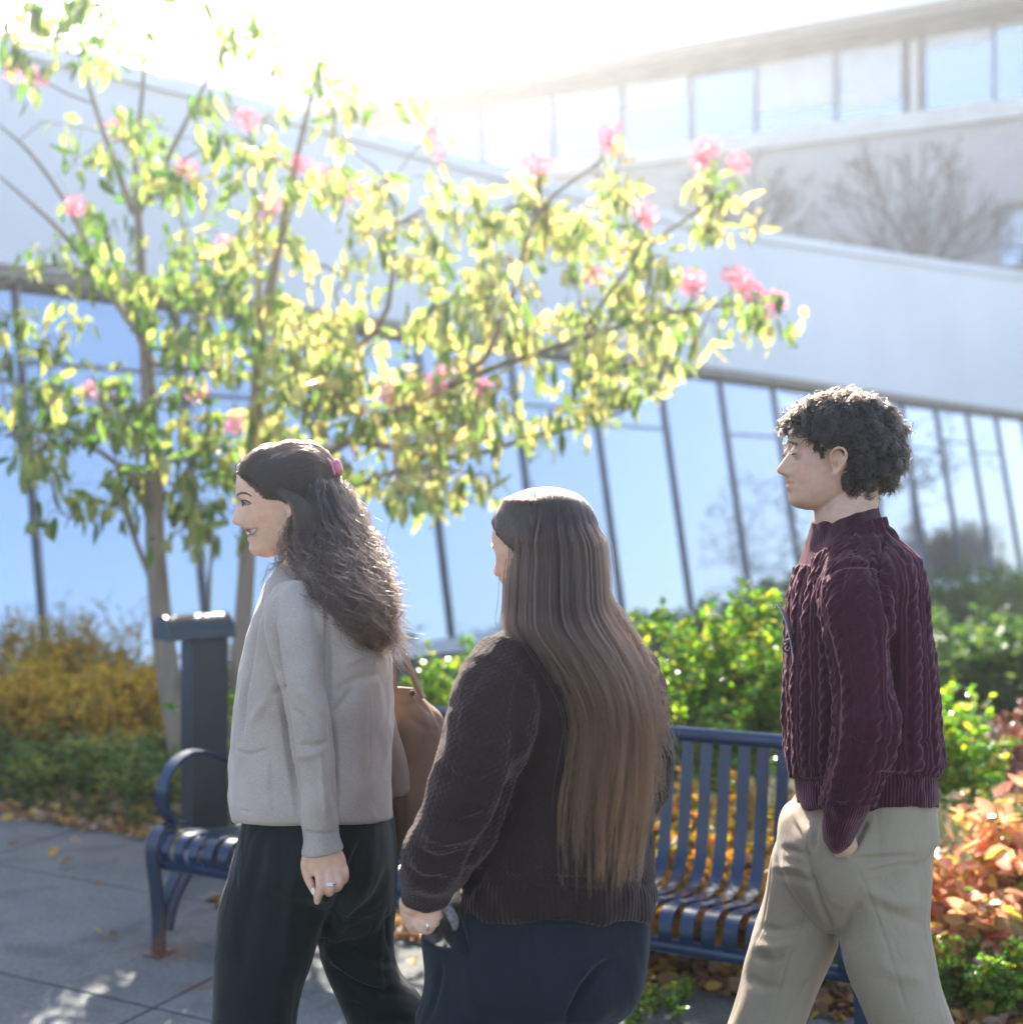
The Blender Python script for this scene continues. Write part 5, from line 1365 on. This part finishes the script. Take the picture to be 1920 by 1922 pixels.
V = crease(V, N, [([(985, 1240), (968, 1320), (965, 1400), (970, 1440)], 12, .006), ([(970, 1440), (945, 1530), (900, 1600), (860, 1680)], 11, .016), ([(990, 1420), (960, 1520), (900, 1640)], 12, .006),
    ([(870, 1700), (900, 1640), (960, 1600)], 8, .006), ([(985, 1640), (1060, 1652), (1140, 1650)], 5, .006), ([(980, 1655), (1060, 1667), (1180, 1660)], 6, -.004),
    ([(830, 1450), (880, 1470), (930, 1465)], 9, .006), ([(800, 1530), (850, 1545), (920, 1530)], 9, .007), ([(770, 1590), (820, 1612), (880, 1600)], 8, .008), ([(790, 1560), (840, 1578), (900, 1565)], 8, -.007),
    ([(755, 1620), (790, 1650), (840, 1650)], 7, .008), ([(850, 1380), (900, 1400), (950, 1390)], 10, -.005)])
rib = np.clip((py - 1655) / 5, 0, 1) * (1 - isarm)
N2_ = vnormals(V, Q); V = V - N2_ * (.006 * np.exp(-((py - 1655) / 10) ** 2) * (1 - isarm))[:, None]
o = mobj('sweater', V, Q, M_sw2, P2, True); set_attr(o, 'ku', ku); set_attr(o, 'kv', kv); set_attr(o, 'rib', rib); set_attr(o, 'flat', seam_mask(Q, isarm, len(V)))
# trousers
M_navy = cloth_mat('trousers_navy', (.005, .010, .014), (.008, .014, .020), .002, 0, None, .12, .75, wrinkle=.014)
V, Q = fuse([loft([(1580, 865, 1200, .17), (1640, 855, 1208, .18), (1690, 825, 1216, .187), (1747, 801, 1219, .20), (1790, 803, 1214, .205), (1828, 806, 1206, .20), (1870, 800, 1180, .17), (1920, 850, 1110, .12)], D2, 64, 2.3, 50), limb(legA2, D2, 48, 60, rounded=False), limb(legB2, D2, 48, 60, rounded=False)], .005, 12)
N = vnormals(V, Q); V = V + N * waves(V, .004, .14, 36, (1, 1, .5))[:, None]
V = crease(V, N, [([(1150, 1795), (1105, 1840), (1060, 1930)], 10, .018), ([(1165, 1770), (1120, 1810), (1080, 1850)], 14, -.006), ([(850, 1700), (870, 1760), (880, 1800)], 6, .008), ([(830, 1800), (820, 1860), (800, 1920)], 6, .006)])
o = mobj('trousers', V, Q, M_navy, P2, True)
for n_ in ('ku', 'kv', 'rib'): set_attr(o, n_, np.zeros(len(V)))
for (x, dy) in ((860, -.06), (1150, .16)):
    v, f = shoe(x, 2500, dy, D2); mb = MB(); mb.add(v, f); mb.build('shoe', M_shoe, P2, smooth=True)
c = np.array(W(803, 1736, D2 - .13)); mb = MB(); mb.tube([Vector(c + np.array([0.001 * math.cos(a), math.sin(a) * .0085, math.cos(a) * .0085])) for a in np.linspace(0, 2 * math.pi, 20)], .0014, 6); mb.build('ring', M_ring, P2, smooth=True)
# patterned lining at the pocket
M_pat = noisy('pocket_lining', (.03, .03, .03), (.22, .20, .18), 160, .8)
V, Q = fuse([limb([(838, 1700, -.19, 9), (847, 1715, -.20, 11), (854, 1732, -.20, 9), (852, 1748, -.195, 5)], D2, 16, 14, .5)], .003, 3); mobj('pocket', V, Q, M_pat, P2, True)

# hair: cap and long straight fall
capreg2 = [(449, 872), (447, 886), (462, 895), (480, 907), (506, 920), (530, 938), (546, 970), (553, 1010), (556, 1070), (720, 1070), (720, 760), (400, 760), (400, 872)]
sp2 = softpoly(capreg2, 6)
cap = H2.grid(lambda X, Y: np.where(sp2(X, Y) > 0, .002 + .004 * sp2(X, Y), -.012), face=False)
fall = [(940, 940, 1090, .08, .0), (975, 948, 1118, .095, .0), (1020, 962, 1133, .105, .0), (1080, 958, 1139, .105, -.01), (1130, 956, 1142, .105, -.03), (1170, 955, 1162, .105, -.06), (1210, 980, 1190, .10, -.085), (1260, 1012, 1218, .09, -.105), (1310, 1038, 1232, .08, -.12),
        (1370, 1045, 1238, .07, -.13), (1430, 1040, 1232, .06, -.14), (1500, 1030, 1224, .05, -.15), (1570, 1030, 1215, .045, -.155), (1640, 1035, 1205, .045, -.16), (1680, 1040, 1200, .04, -.16)]
V, Q = fuse([cap, loft([(a, b_ + 6, c_ - 8, d_ * .9, e_) for a, b_, c_, d_, e_ in fall[:7]] + [(1270, 1050, 1205, .06, -.09), (1330, 1090, 1200, .035, -.10)], D2, 56, 2.1, 50)], .004, 4)
hb2 = mobj('hair', V, Q, noisy('hair_under_brown', (.014, .010, .008), (.035, .022, .015), 120, .6, stretch=(1, 1, .1)), P2, True)
tree2 = BVHTree.FromPolygons([Vector(v) for v in V], [list(map(int, q)) for q in Q])
cf = spline([(a, (b_ + c_) / 2 - 3, (c_ - b_) / 2 - 7, d_, e_) for a, b_, c_, d_, e_ in fall], 70)
S = Locks(); K = 36; cen = np.array(H2.mp(555, 915, 0)); crown = np.array(W(1040, 912, D2 + .01))
def fallpt(u_, v_, yy, pinch=1.0, cu_=0):
    q = [np.interp(yy, cf[:, 0], cf[:, k]) for k in range(1, 5)]
    c_ = np.array(W(q[0] + (cu_ + (u_ - cu_) * pinch) * q[1], yy, D2 + q[3])); c_[1] += v_ * q[2]
    return c_
def straight(n, nc, seed, r0, r1, tip=1.0, fly=0):
    for _ in range(n):
        cr = np.random.default_rng(seed + int(nr.integers(0, nc)))
        a = cr.uniform(0, 2 * math.pi); a = a if math.sin(a) < .3 or cr.random() < .4 else -a
        rr = cr.uniform(r0, r1); S.c = cr.uniform(.65, 1.5); u_, v_ = math.cos(a) * rr, math.sin(a) * rr
        y1 = 1690 - 600 * cr.random() ** 1.15 - 60 * abs(u_ - .1) ** 2; y1 += nr.uniform(-30, 8); ph = cr.uniform(0, 6.28); amp = cr.uniform(.001, .005)
        du, dv = nr.normal(0, .085), nr.normal(0, .09); sh_ = cr.normal(0, .12)
        pts = []
        # over the crown first
        y0 = 1010
        p_side = fallpt(u_ + du, v_ + dv, y0)
        for g in np.linspace(0, 1, 9)[:-1]:
            q = crown * (1 - g) + p_side * g; q[2] += .03 * math.sin(math.pi * g)
            pts.append(surf(tree2, cen, q, .0015 + .002 * nr.random()) if g < .75 else q * .5 + .5 * surf(tree2, cen, q, .002))
        for g in np.linspace(0, 1, 26):
            yy = y0 + (y1 - y0) * g; w_ = max(0, (yy - 1180) / 500)
            pinch = 1 - .55 * w_ * .0
            c_ = fallpt(u_ + du * (1 - .72 * w_) + sh_ * w_, v_ + dv * (1 - .6 * w_), yy)
            c_[0] += amp * 2.2 * math.sin(yy / 70 + ph) * min(1, w_ * 2.5); c_[1] += amp * math.sin(yy / 60 + ph * 2) * min(1, w_ * 2)
            c_ += fly * g * g * np.array([nr.normal(0, .3) * .0, 0, 0])
            pts.append(c_)
        S.append(spline(pts, K))
straight(3000, 260, 5000, .86, 1.03)
straight(1700, 120, 7000, .9, 1.05)
straight(800, 500, 8000, .96, 1.10)
S.c = None
# hair combed over the whole crown, down and back from the parting
pxv, pyv = proj(V); cc = np.where((pyv < 1050) & (V[:, 2] > cen[2] - .06))[0]
for _ in range(7500):
    i = cc[int(nr.integers(0, len(cc)))]; p0 = V[i]; x, y = pxv[i], pyv[i]; near = p0[1] < D2 + .02
    if x < 1010: p1 = fallpt(-.90 + nr.normal(0, .05), -.45 if near else .4, 1090)
    else: p1 = fallpt(np.clip((x - 1046) / 92, -1, 1) * 1.0, -.85 * math.sqrt(max(0, 1 - min(1, abs(x - 1046) / 95) ** 2)) if near else .5, 1100)
    e_ = nr.uniform(.55, 1); L = []
    for g in np.linspace(0, e_, 10):
        q = p0 + (p1 - p0) * g; L.append(surf(tree2, cen, q, .0018 + nr.random() * .003) if g < .8 else q)
    q_ = spline(L, K)
    if proj(q_)[0].min() > 930: S.append(q_)
# flyaways glowing on the right side and top
for _ in range(420):
    f = nr.random(); yy = 1130 + 330 * f; q = [np.interp(yy, cf[:, 0], cf[:, k]) for k in range(1, 5)]
    p = np.array(W(q[0] + q[1] * .97, yy - 40, D2 + q[3] + nr.uniform(-.03, .05))); t_ = np.linspace(0, 1, K)[:, None]
    L = nr.uniform(.03, .10); S.append(p + t_ * np.array([nr.uniform(.0, .5), nr.normal(0, .1), -1]) * L + np.array([nr.normal(.006, .008), 0, 0]) * np.sin(t_ * 3.1))
for _ in range(60):
    a = nr.uniform(-1.3, 1.3); p = surf(tree2, cen, crown + np.array([math.sin(a) * .075, nr.normal(0, .03), -.045 * (1 - math.cos(a))]), 0); t_ = np.linspace(0, 1, K)[:, None]
    d = np.array([math.sin(a) * .6 + nr.normal(0, .5), nr.normal(0, .3), .30]); L = nr.uniform(.006, .018)
    S.append(p + t_ * d * L - np.array([0, 0, .012]) * t_ ** 2)
strands('hair_strands', S, .00058, M_hair2, hb2)
# ================================================================== MAN
M_skin2 = skin_mat('skin_tan', (.56, .345, .24))
D3 = 2.58
g3 = Vector((W(1610, 0, D3).x, D3, 0))
prof3 = [(755, 1580), (765, 1530), (780, 1503), (800, 1487), (821, 1480), (833, 1477.5), (837, 1476.5), (846, 1480.5), (852, 1477), (858, 1473.5), (865, 1468.5), (871.6, 1464), (878, 1460), (883, 1458.6), (887, 1460), (890, 1464), (893, 1474), (898, 1476), (903, 1474.8), (906, 1475.5), (908, 1479), (911, 1476), (914, 1475), (918, 1476.5), (922, 1479.5), (931, 1480), (940, 1480.5), (947, 1484), (953, 1494), (957, 1512)]
base3 = [(755, 1580), (757, 1560), (765, 1530), (780, 1503), (800, 1487), (821, 1481), (835, 1479), (846, 1481), (860, 1481), (892, 1479.5), (900, 1479), (908, 1480), (921, 1481.5), (931, 1482), (940, 1482), (947, 1486), (953, 1495), (957, 1512)]
back3 = [(755, 1588), (757, 1602), (765, 1630), (780, 1652), (800, 1666), (821, 1672), (840, 1674), (860, 1671), (880, 1662), (900, 1647), (915, 1625), (930, 1598), (942, 1570), (950, 1548), (957, 1530)]
H3 = Head(D3, prof3, base3, back3, wide=1.03, lipw=.02, nosew=(.008, .0165)); H3.cx = 1578
H3.nose = 1.1; H3.dent = 6
H3.nasion, H3.sub, H3.chin, H3.eye, H3.mouth, H3.smile, H3.brow, H3.eyex, H3.browx = 846, 895, 926, 850, 907, .3, 834, 1477, 1474
legA3 = [(1560, 1560, .05, 92, .9), (1530, 1640, .06, 86, 1), (1508, 1700, .065, 76, 1.05), (1490, 1763, .07, 74, 1.05), (1464, 1840, .07, 68, 1.05), (1436, 1922, .07, 69, 1.05), (1390, 2050, .07, 66, 1), (1350, 2200, .07, 62, 1), (1315, 2360, .07, 60, 1)]
legB3 = [(1655, 1560, -.05, 92, .9), (1652, 1640, -.07, 92, 1), (1655, 1720, -.08, 86, 1), (1662, 1780, -.085, 84, 1.0), (1684, 1850, -.09, 77, 1.05), (1710, 1922, -.09, 74, 1.05), (1760, 2050, -.09, 68, 1), (1820, 2180, -.09, 63, 1), (1880, 2300, -.09, 58, 1)]
armL3 = [(1600, 1075, -.10, 55), (1600, 1110, -.15, 66), (1604, 1164, -.185, 64), (1613, 1230, -.2, 58), (1622, 1300, -.215, 54), (1625, 1361, -.225, 56), (1612, 1421, -.215, 51), (1597, 1475, -.2, 48), (1583, 1520, -.185, 42), (1574, 1552, -.178, 35), (1571, 1568, -.172, 30), (1570, 1578, -.160, 26)]
armR3 = [(1590, 1090, .12, 55), (1590, 1164, .17, 60), (1595, 1300, .2, 52), (1590, 1400, .19, 48), (1560, 1480, .17, 42), (1540, 1560, .15, 30)]
sh = [H3.grid()] + lid_shapes(H3) + ear_shapes(H3, 1549, 869, 50)
sh += [limb([(1610, 880, 0, 46), (1592, 930, 0, 55), (1585, 975, 0, 58), (1592, 1030, 0, 64)], D3, 40, 20), loft([(1020, 1550, 1640, .07), (1060, 1545, 1670, .12), (1120, 1515, 1695, .155), (1200, 1505, 1710, .17), (1400, 1515, 1710, .12), (1500, 1525, 1705, .10), (1560, 1515, 1700, .10), (1640, 1520, 1690, .10)], D3, 40)]
sh += nude([armL3, armR3], [legA3, legB3], D3)
hand3 = [[(1574, 1545, -.200, 20, .8), (1580, 1578, -.206, 25, .6), (1586, 1596, -.198, 24, .5), (1592, 1640, -.155, 26, .35)],
    [(1600, 1600, -.155, 9), (1612, 1625, -.15, 8), (1616, 1645, -.15, 6)], [(1575, 1635, -.155, 8.5), (1572, 1665, -.153, 8), (1572, 1685, -.15, 6)], [(1586, 1638, -.155, 9), (1586, 1672, -.153, 8), (1586, 1694, -.15, 6)],
    [(1597, 1636, -.155, 8.5), (1600, 1668, -.153, 8), (1601, 1686, -.15, 6)], [(1607, 1632, -.155, 8), (1612, 1655, -.153, 7), (1614, 1670, -.15, 5)]]
sh += hand_shapes([[(q[0], q[1] - 4, q[2] + .035) + tuple(q[3:]) for q in f] for f in hand3[:1]], D3)
sh += hand_shapes([[(q[0], q[1] - 4, q[2] + .045) + tuple(q[3:]) for q in f] for f in hand3[1:]], D3)
sh += hand_shapes([[(q[0] - 30, q[1] - 10, -q[2] - .04) + tuple(q[3:]) for q in f] for f in hand3], D3)
V, Q = fuse(sh, .0027, 2)
V = crease(V, vnormals(V, Q), [([(1560, 856), (1565, 850), (1572, 850), (1576, 858), (1574, 870), (1569, 880)], 2.2, .0032), ([(1563, 866), (1566, 873), (1564, 880)], 4.5, .006), ([(1548, 868), (1553, 880), (1556, 892)], 3, .0015), ([(1471, 888), (1478, 892), (1487, 903)], 3, .0008), ([(1558, 905), (1545, 925), (1520, 944)], 8, .0012)])
px, py = proj(V); tint = np.ones((len(V), 3)); f_ = ((px < 1600) & (py < 960))[:, None]
tint *= np.where(f_, blob(px, py, 1461, 884, 9, (1, .78, .75)), 1); tint *= np.where(f_, blob(px, py, 1500, 885, 22, (1, .90, .88)), 1)
tint *= np.where(f_, blob(px, py, 1570, 860, 26, (1, .88, .84)), 1)
tint *= np.where(f_, blob(px, py, 1515, 935, 45, (.93, .92, .92), ry=22), 1)
lips = (px < 1488) & (((py > 900) & (py < 907) & (py > 901 + (px - 1475) * .25)) | ((py > 908) & (py < 917 - (px - 1475) * .55)))
tint[lips] *= (.92, .62, .60)
o = mobj('person', V, Q, M_skin2, None, True, at=g3); P3 = o; set_col(o, 'tint', tint)
tag(o, 'man with short curly hair, maroon cable knit sweater and khaki trousers, hand in pocket', 'person')
M_hair3 = hair_mat('hair_black_curly', (.008, .006, .005), (.014, .010, .008), .3)
face_parts(H3, P3, True, (.015, .01, .008)); brow(H3, P3, M_hair3, n=300)
mb = MB(); v2, f2 = ball(W(1561, 889, D3 - .094), .0018, 8); mb.add(v2, f2); mb.build('earring', M_ring, P3, smooth=True)

# sweater with cables
M_sw3 = cloth_mat('sweater_maroon', (.030, .0055, .012), (.050, .011, .021), .0072, .0008, None, .35, sheen=(1, .55, .65), speck=700)
tor = loft([(1000, 1540, 1652, .08, 0), (1016, 1522, 1675, .12, 0), (1040, 1512, 1698, .155, -.005), (1066, 1504, 1710, .175, -.01), (1100, 1495, 1719, .19, -.01), (1143, 1484, 1725, .195, 0), (1200, 1482, 1728, .195, 0), (1290, 1481, 1740, .19, 0), (1357, 1481, 1746, .185, 0), (1400, 1481, 1751, .185, 0), (1430, 1484, 1752, .19, 0), (1450, 1489, 1748, .185, 0), (1480, 1493, 1748, .18, 0), (1508, 1495, 1748, .18, 0), (1516, 1497, 1747, .178, 0)], D3, 96, 2.35, 100, .85)
collar = limb([(1586, 962, 0, 62, 1.05), (1586, 985, 0, 66, 1.1), (1590, 1015, 0, 74, 1.25), (1596, 1040, 0, 84, 1.4)], D3, 64, 20, rounded=False)
# the collar leans forward: shear it so its rim runs from the nape down to the throat
cv = np.array(collar[0]); cx0 = W(1586, 970, D3).x; cv[:, 2] += (cv[:, 0] - cx0) * .24 * np.clip((cv[:, 2] - W(0, 1040, D3).z) / .08, 0, 1)
fr = np.clip((cx0 - .02 - cv[:, 0]) / .05, 0, 1); zz_ = np.clip((W(0, 985, D3).z - cv[:, 2]) / .10, 0, 1.3)
plk = loft([(978, 1520, 1560, .045, 0), (1000, 1516, 1560, .05, 0), (1032, 1510, 1570, .05, 0), (1078, 1500, 1570, .05, 0), (1110, 1493, 1560, .04, 0)], D3, 40, 2.2, 24)
V, Q = fuse([tor, (cv, collar[1]), plk, limb(armL3, D3, 56, 70), limb(armR3, D3, 32, 30)], .0030, 5)
N = vnormals(V, Q); px, py = proj(V)
ku, kv, isarm = kcoords(V, [(armL3, D3), (armR3, D3)], .165, W(1612, 0, D3).x)
hem = (py > 1458) & (isarm < .5); cuff = (py > 1512) & (isarm > .5)
zc_ = V[:, 2]; xline = 1014 + (1600 - px) * .36
col_ = (py < np.where(px < 1600, 985 + (1600 - px) * .78, 985 - (px - 1600) * .25)) & (isarm < .5)
frontp = (px < 1520 - (py - 1000) * .02) & (py < 1060) & (isarm < .5)
rib = (hem | cuff | col_ | frontp).astype(float)
V = V + N * (waves(V, .0045, .15, 43, (1, 1, .5)) + waves(V, .0015, .05, 44))[:, None]
P_ = .054; cu = (ku / P_ + .5) % 1 - .5; x_ = cu * P_
kk = 2 * math.pi / .052; c1, c2 = .0062 * np.sin(kv * kk), -.0062 * np.sin(kv * kk); dz = np.cos(kv * kk)
bmp = lambda c, r: np.sqrt(np.clip(1 - ((x_ - c) / r) ** 2, 0, 1))
cab = np.maximum(bmp(c1, .0082) * (1 + .35 * dz), bmp(c2, .0082) * (1 - .35 * dz)) * .0048
side = np.exp(-((np.abs(x_) - .0225) / .0032) ** 2) * .0030
V = V + N * ((cab + side) * (1 - rib) * np.clip(1 - rib, 0, 1))[:, None]
V = V - N * (.004 * rib)[:, None]
V = crease(V, N, [([(1665, 985), (1650, 1060), (1660, 1120), (1672, 1180)], 5, .010), ([(1672, 1180), (1678, 1250), (1682, 1320)], 9, .012), ([(1540, 1150), (1556, 1230), (1566, 1290), (1562, 1400), (1548, 1470)], 7, .013), ([(1630, 1440), (1650, 1410), (1700, 1400)], 8, .006),
    ([(1540, 1085), (1580, 1062), (1640, 1062), (1662, 1072)], 4, .006), ([(1580, 1380), (1620, 1400), (1670, 1390)], 8, .008), ([(1590, 1340), (1630, 1352), (1675, 1342)], 8, -.006), ([(1545, 1500), (1580, 1512), (1620, 1505)], 6, .006), ([(1640, 1452), (1700, 1456), (1745, 1448)], 6, .008), ([(1490, 1460), (1520, 1466), (1545, 1462)], 6, .006), ([(1690, 1380), (1720, 1392), (1748, 1385)], 6, .005)])
o = mobj('sweater', V, Q, M_sw3, P3, True); set_attr(o, 'ku', ku); set_attr(o, 'kv', kv); set_attr(o, 'rib', rib); set_attr(o, 'flat', seam_mask(Q, isarm, len(V)))
# trousers
M_khaki = cloth_mat('trousers_khaki', (.27, .215, .15), (.33, .265, .19), .002, 0, None, .15, .8, wrinkle=.016)
V, Q = fuse([loft([(1430, 1515, 1734, .155), (1465, 1511, 1737, .16), (1490, 1507, 1739, .165), (1514, 1494, 1742, .168), (1532, 1474, 1744, .17), (1560, 1464, 1742, .175), (1600, 1462, 1722, .175), (1650, 1468, 1724, .16), (1700, 1500, 1700, .12), (1740, 1540, 1650, .08)], D3, 64, 2.3, 60), limb(legA3, D3, 48, 80, rounded=False), limb(legB3, D3, 48, 80, rounded=False)], .0038, 10)
N = vnormals(V, Q); V = V + N * waves(V, .003, .14, 53, (1, 1, .6))[:, None]
V = crease(V, N, [([(1552, 1562), (1566, 1588), (1595, 1602)], 3.2, .010), ([(1626, 1538), (1610, 1572), (1597, 1600)], 6, .016), ([(1550, 1580), (1566, 1600), (1600, 1612)], 5, -.004), ([(1594, 1600), (1630, 1680), (1665, 1780), (1705, 1915)], 2, .003),
    ([(1600, 1612), (1650, 1610), (1720, 1606)], 6, .008), ([(1620, 1640), (1680, 1625), (1725, 1622)], 5, .005), ([(1610, 1660), (1670, 1690), (1730, 1700)], 12, -.006), ([(1640, 1700), (1690, 1720), (1736, 1740)], 9, .004),
    ([(1478, 1520), (1500, 1570), (1520, 1640), (1540, 1700), (1572, 1765)], 5, .009), ([(1535, 1520), (1530, 1560), (1525, 1600)], 6, .006), ([(1460, 1590), (1500, 1600), (1520, 1612)], 6, .005), ([(1452, 1640), (1490, 1645), (1530, 1660)], 7, .006), ([(1450, 1625), (1490, 1628), (1525, 1640)], 6, -.004),
    ([(1425, 1740), (1470, 1745), (1520, 1725)], 8, .006), ([(1410, 1790), (1440, 1800), (1475, 1790)], 8, .008), ([(1415, 1770), (1450, 1778), (1500, 1765)], 8, -.006), ([(1400, 1830), (1430, 1850), (1470, 1850)], 9, .006), ([(1520, 1690), (1480, 1790), (1450, 1900)], 2.5, .003),
    ([(1572, 1765), (1590, 1720), (1620, 1690)], 9, .006), ([(1640, 1800), (1690, 1830), (1740, 1835)], 14, -.005), ([(1545, 1515), (1543, 1560)], 4, .005)])
o = mobj('trousers', V, Q, M_khaki, P3, True)
for n_ in ('ku', 'kv', 'rib'): set_attr(o, n_, np.zeros(len(V)))
for (x, dy) in ((1290, .07), (1900, -.09)):
    v, f = shoe(x, 2400, dy, D3, .29); mb = MB(); mb.add(v, f); mb.build('shoe', M_shoe, P3, smooth=True)

# hair: soft cap, fringe and curls
out3 = [(1466, 806), (1468, 790), (1488, 768), (1511, 755), (1546, 739), (1580, 738), (1624, 746), (1654, 762), (1676, 784), (1694, 812), (1694, 850), (1686, 888), (1672, 910), (1655, 932), (1626, 932), (1600, 928), (1580, 912), (1576, 898), (1590, 880), (1590, 860), (1581, 845), (1566, 842), (1552, 848), (1541, 860), (1530, 846), (1521, 830), (1511, 814), (1498, 808), (1480, 815)]
spo = softpoly(out3, 4)
def inf3(X, Y):
    ins = spo(X, Y); base = np.where(ins > 0, .016, -.008)
    return np.where((ins > 0) & (Y > 820) & (X < 1600), .010, base)
cap = H3.grid(inf3, face=False)
fr_ = limb([(1530, 772, 0, 22, 2.2), (1505, 782, 0, 22, 2.2), (1486, 796, 0, 17, 2.3), (1474, 806, 0, 9, 2.5)], D3, 32, 16)
bk_ = limb([(1655, 800, 0, 30, 1.8), (1662, 850, 0, 28, 1.8), (1650, 890, 0, 28, 1.7), (1632, 912, 0, 20, 1.8)], D3, 32, 16)
V, Q = fuse([cap, fr_, bk_], .0035, 4); N = vnormals(V, Q); V = V + N * waves(V, .006, .045, 61)[:, None]
px, py = proj(V); keep = inpoly(px, py, out3) | (px > 1598) | (py < 805)
km = keep[Q].all(1); used = np.unique(Q[km]); rm = -np.ones(len(V), int); rm[used] = np.arange(len(used)); V = V[used]; Q = rm[Q[km]]
hb3 = mobj('hair', V, Q, noisy('hair_under_black', (.008, .007, .006), (.022, .016, .013), 150, .6), P3, True)
N = vnormals(V, Q)
px, py = proj(V); ins = inpoly(px, py, out3) | (px > 1600)
cand = np.where(ins & (py < 935))[0]
S = Locks(); K = 16; NF = len(cand)
tuft = {}
for _ in range(15000):
    i = cand[int(nr.integers(0, NF))]; p = V[i]; n_ = N[i]
    cell = tuple(np.floor(p / .017 + .5 * np.sin(p[::-1] * 90)).astype(int)); 
    if cell not in tuft:
        tuft[cell] = (nr.normal(0, 1, 3), nr.uniform(0, 6.28), nr.uniform(.7, 1.3), nr.choice([-1, 1]))
    d0_, ph, sz, hd_ = tuft[cell]
    x, y = px[i], py[i]
    comb = np.array([-.45 if x < 1560 and y < 830 else .35, 0, -.75 if y > 790 else -.1]); t = comb + .55 * d0_; t -= n_ * (t @ n_); t /= np.linalg.norm(t) + 1e-6
    b_ = np.cross(n_, t); L = nr.uniform(.018, .034) * sz; r = .0042 * sz; q = []
    if y > 820 and x < 1600: L *= .55; r *= .6
    for g in np.linspace(0, 1, K):
        a = hd_ * (g * 4.2) + ph
        q.append(p - n_ * .002 + t * L * g * .8 + n_ * (.0045 * math.sin(math.pi * min(1, g * 1.1)) + .0005) + b_ * r * (math.sin(a) - math.sin(ph)) * g + n_ * r * .45 * (1 - math.cos(a)) * g)
    S.append(np.array(q) + nr.normal(0, .0006, 3))
for _ in range(700):       # stray curls on the rim
    i = cand[int(nr.integers(0, NF))]; p = V[i]; n_ = N[i]
    if n_[1] < -.6: continue
    t = nr.normal(0, 1, 3); t -= n_ * (t @ n_); t /= np.linalg.norm(t); L = nr.uniform(.006, .018)
    if py[i] > 820 and px[i] < 1600: continue
    S.append(np.array([p + n_ * L * math.sin(g * 1.9) + t * L * .9 * (1 - math.cos(g * 2.2)) for g in np.linspace(0, 1, K)]))
strands('hair_strands', S, .00055, M_hair3, hb3)

# clear badge on the chest
bdg = empty('name_badge', W(1478, 1190, D3 - .02), 'clear plastic name badge with a small black clip on the chest of the maroon sweater', 'badge')
m, nt, b = new_mat('clear_plastic'); b.inputs['Base Color'].default_value = (.85, .88, .95, 1); b.inputs['Roughness'].default_value = .12; b.inputs['Transmission Weight'].default_value = .1; b.inputs['Coat Weight'].default_value = 1
L = spline([(1460, 1133), (1472, 1155), (1481, 1185), (1487, 1215), (1492, 1243)], 20)
mb = MB(); mb.bar([W(x, y, D3 - .03) for x, y in L], (.4, 1, 0), .035, .0012); mb.build('sleeve', m, bdg)
mb = MB(); mb.tube([W(1475 + 6 * math.cos(a), 1216 + 7 * math.sin(a), D3 - .05) for a in np.linspace(0, 5.4, 16)], .0022, 8)
mb.tube([W(1472, 1212, D3 - .05), W(1474, 1203, D3 - .045), W(1481, 1197, D3 - .04)], .0014, 6)
m2, nt, b = new_mat('black_clip'); b.inputs['Base Color'].default_value = (.03, .03, .035, 1); b.inputs['Metallic'].default_value = .6; b.inputs['Roughness'].default_value = .25
mb.build('clip', m2, bdg, smooth=True)
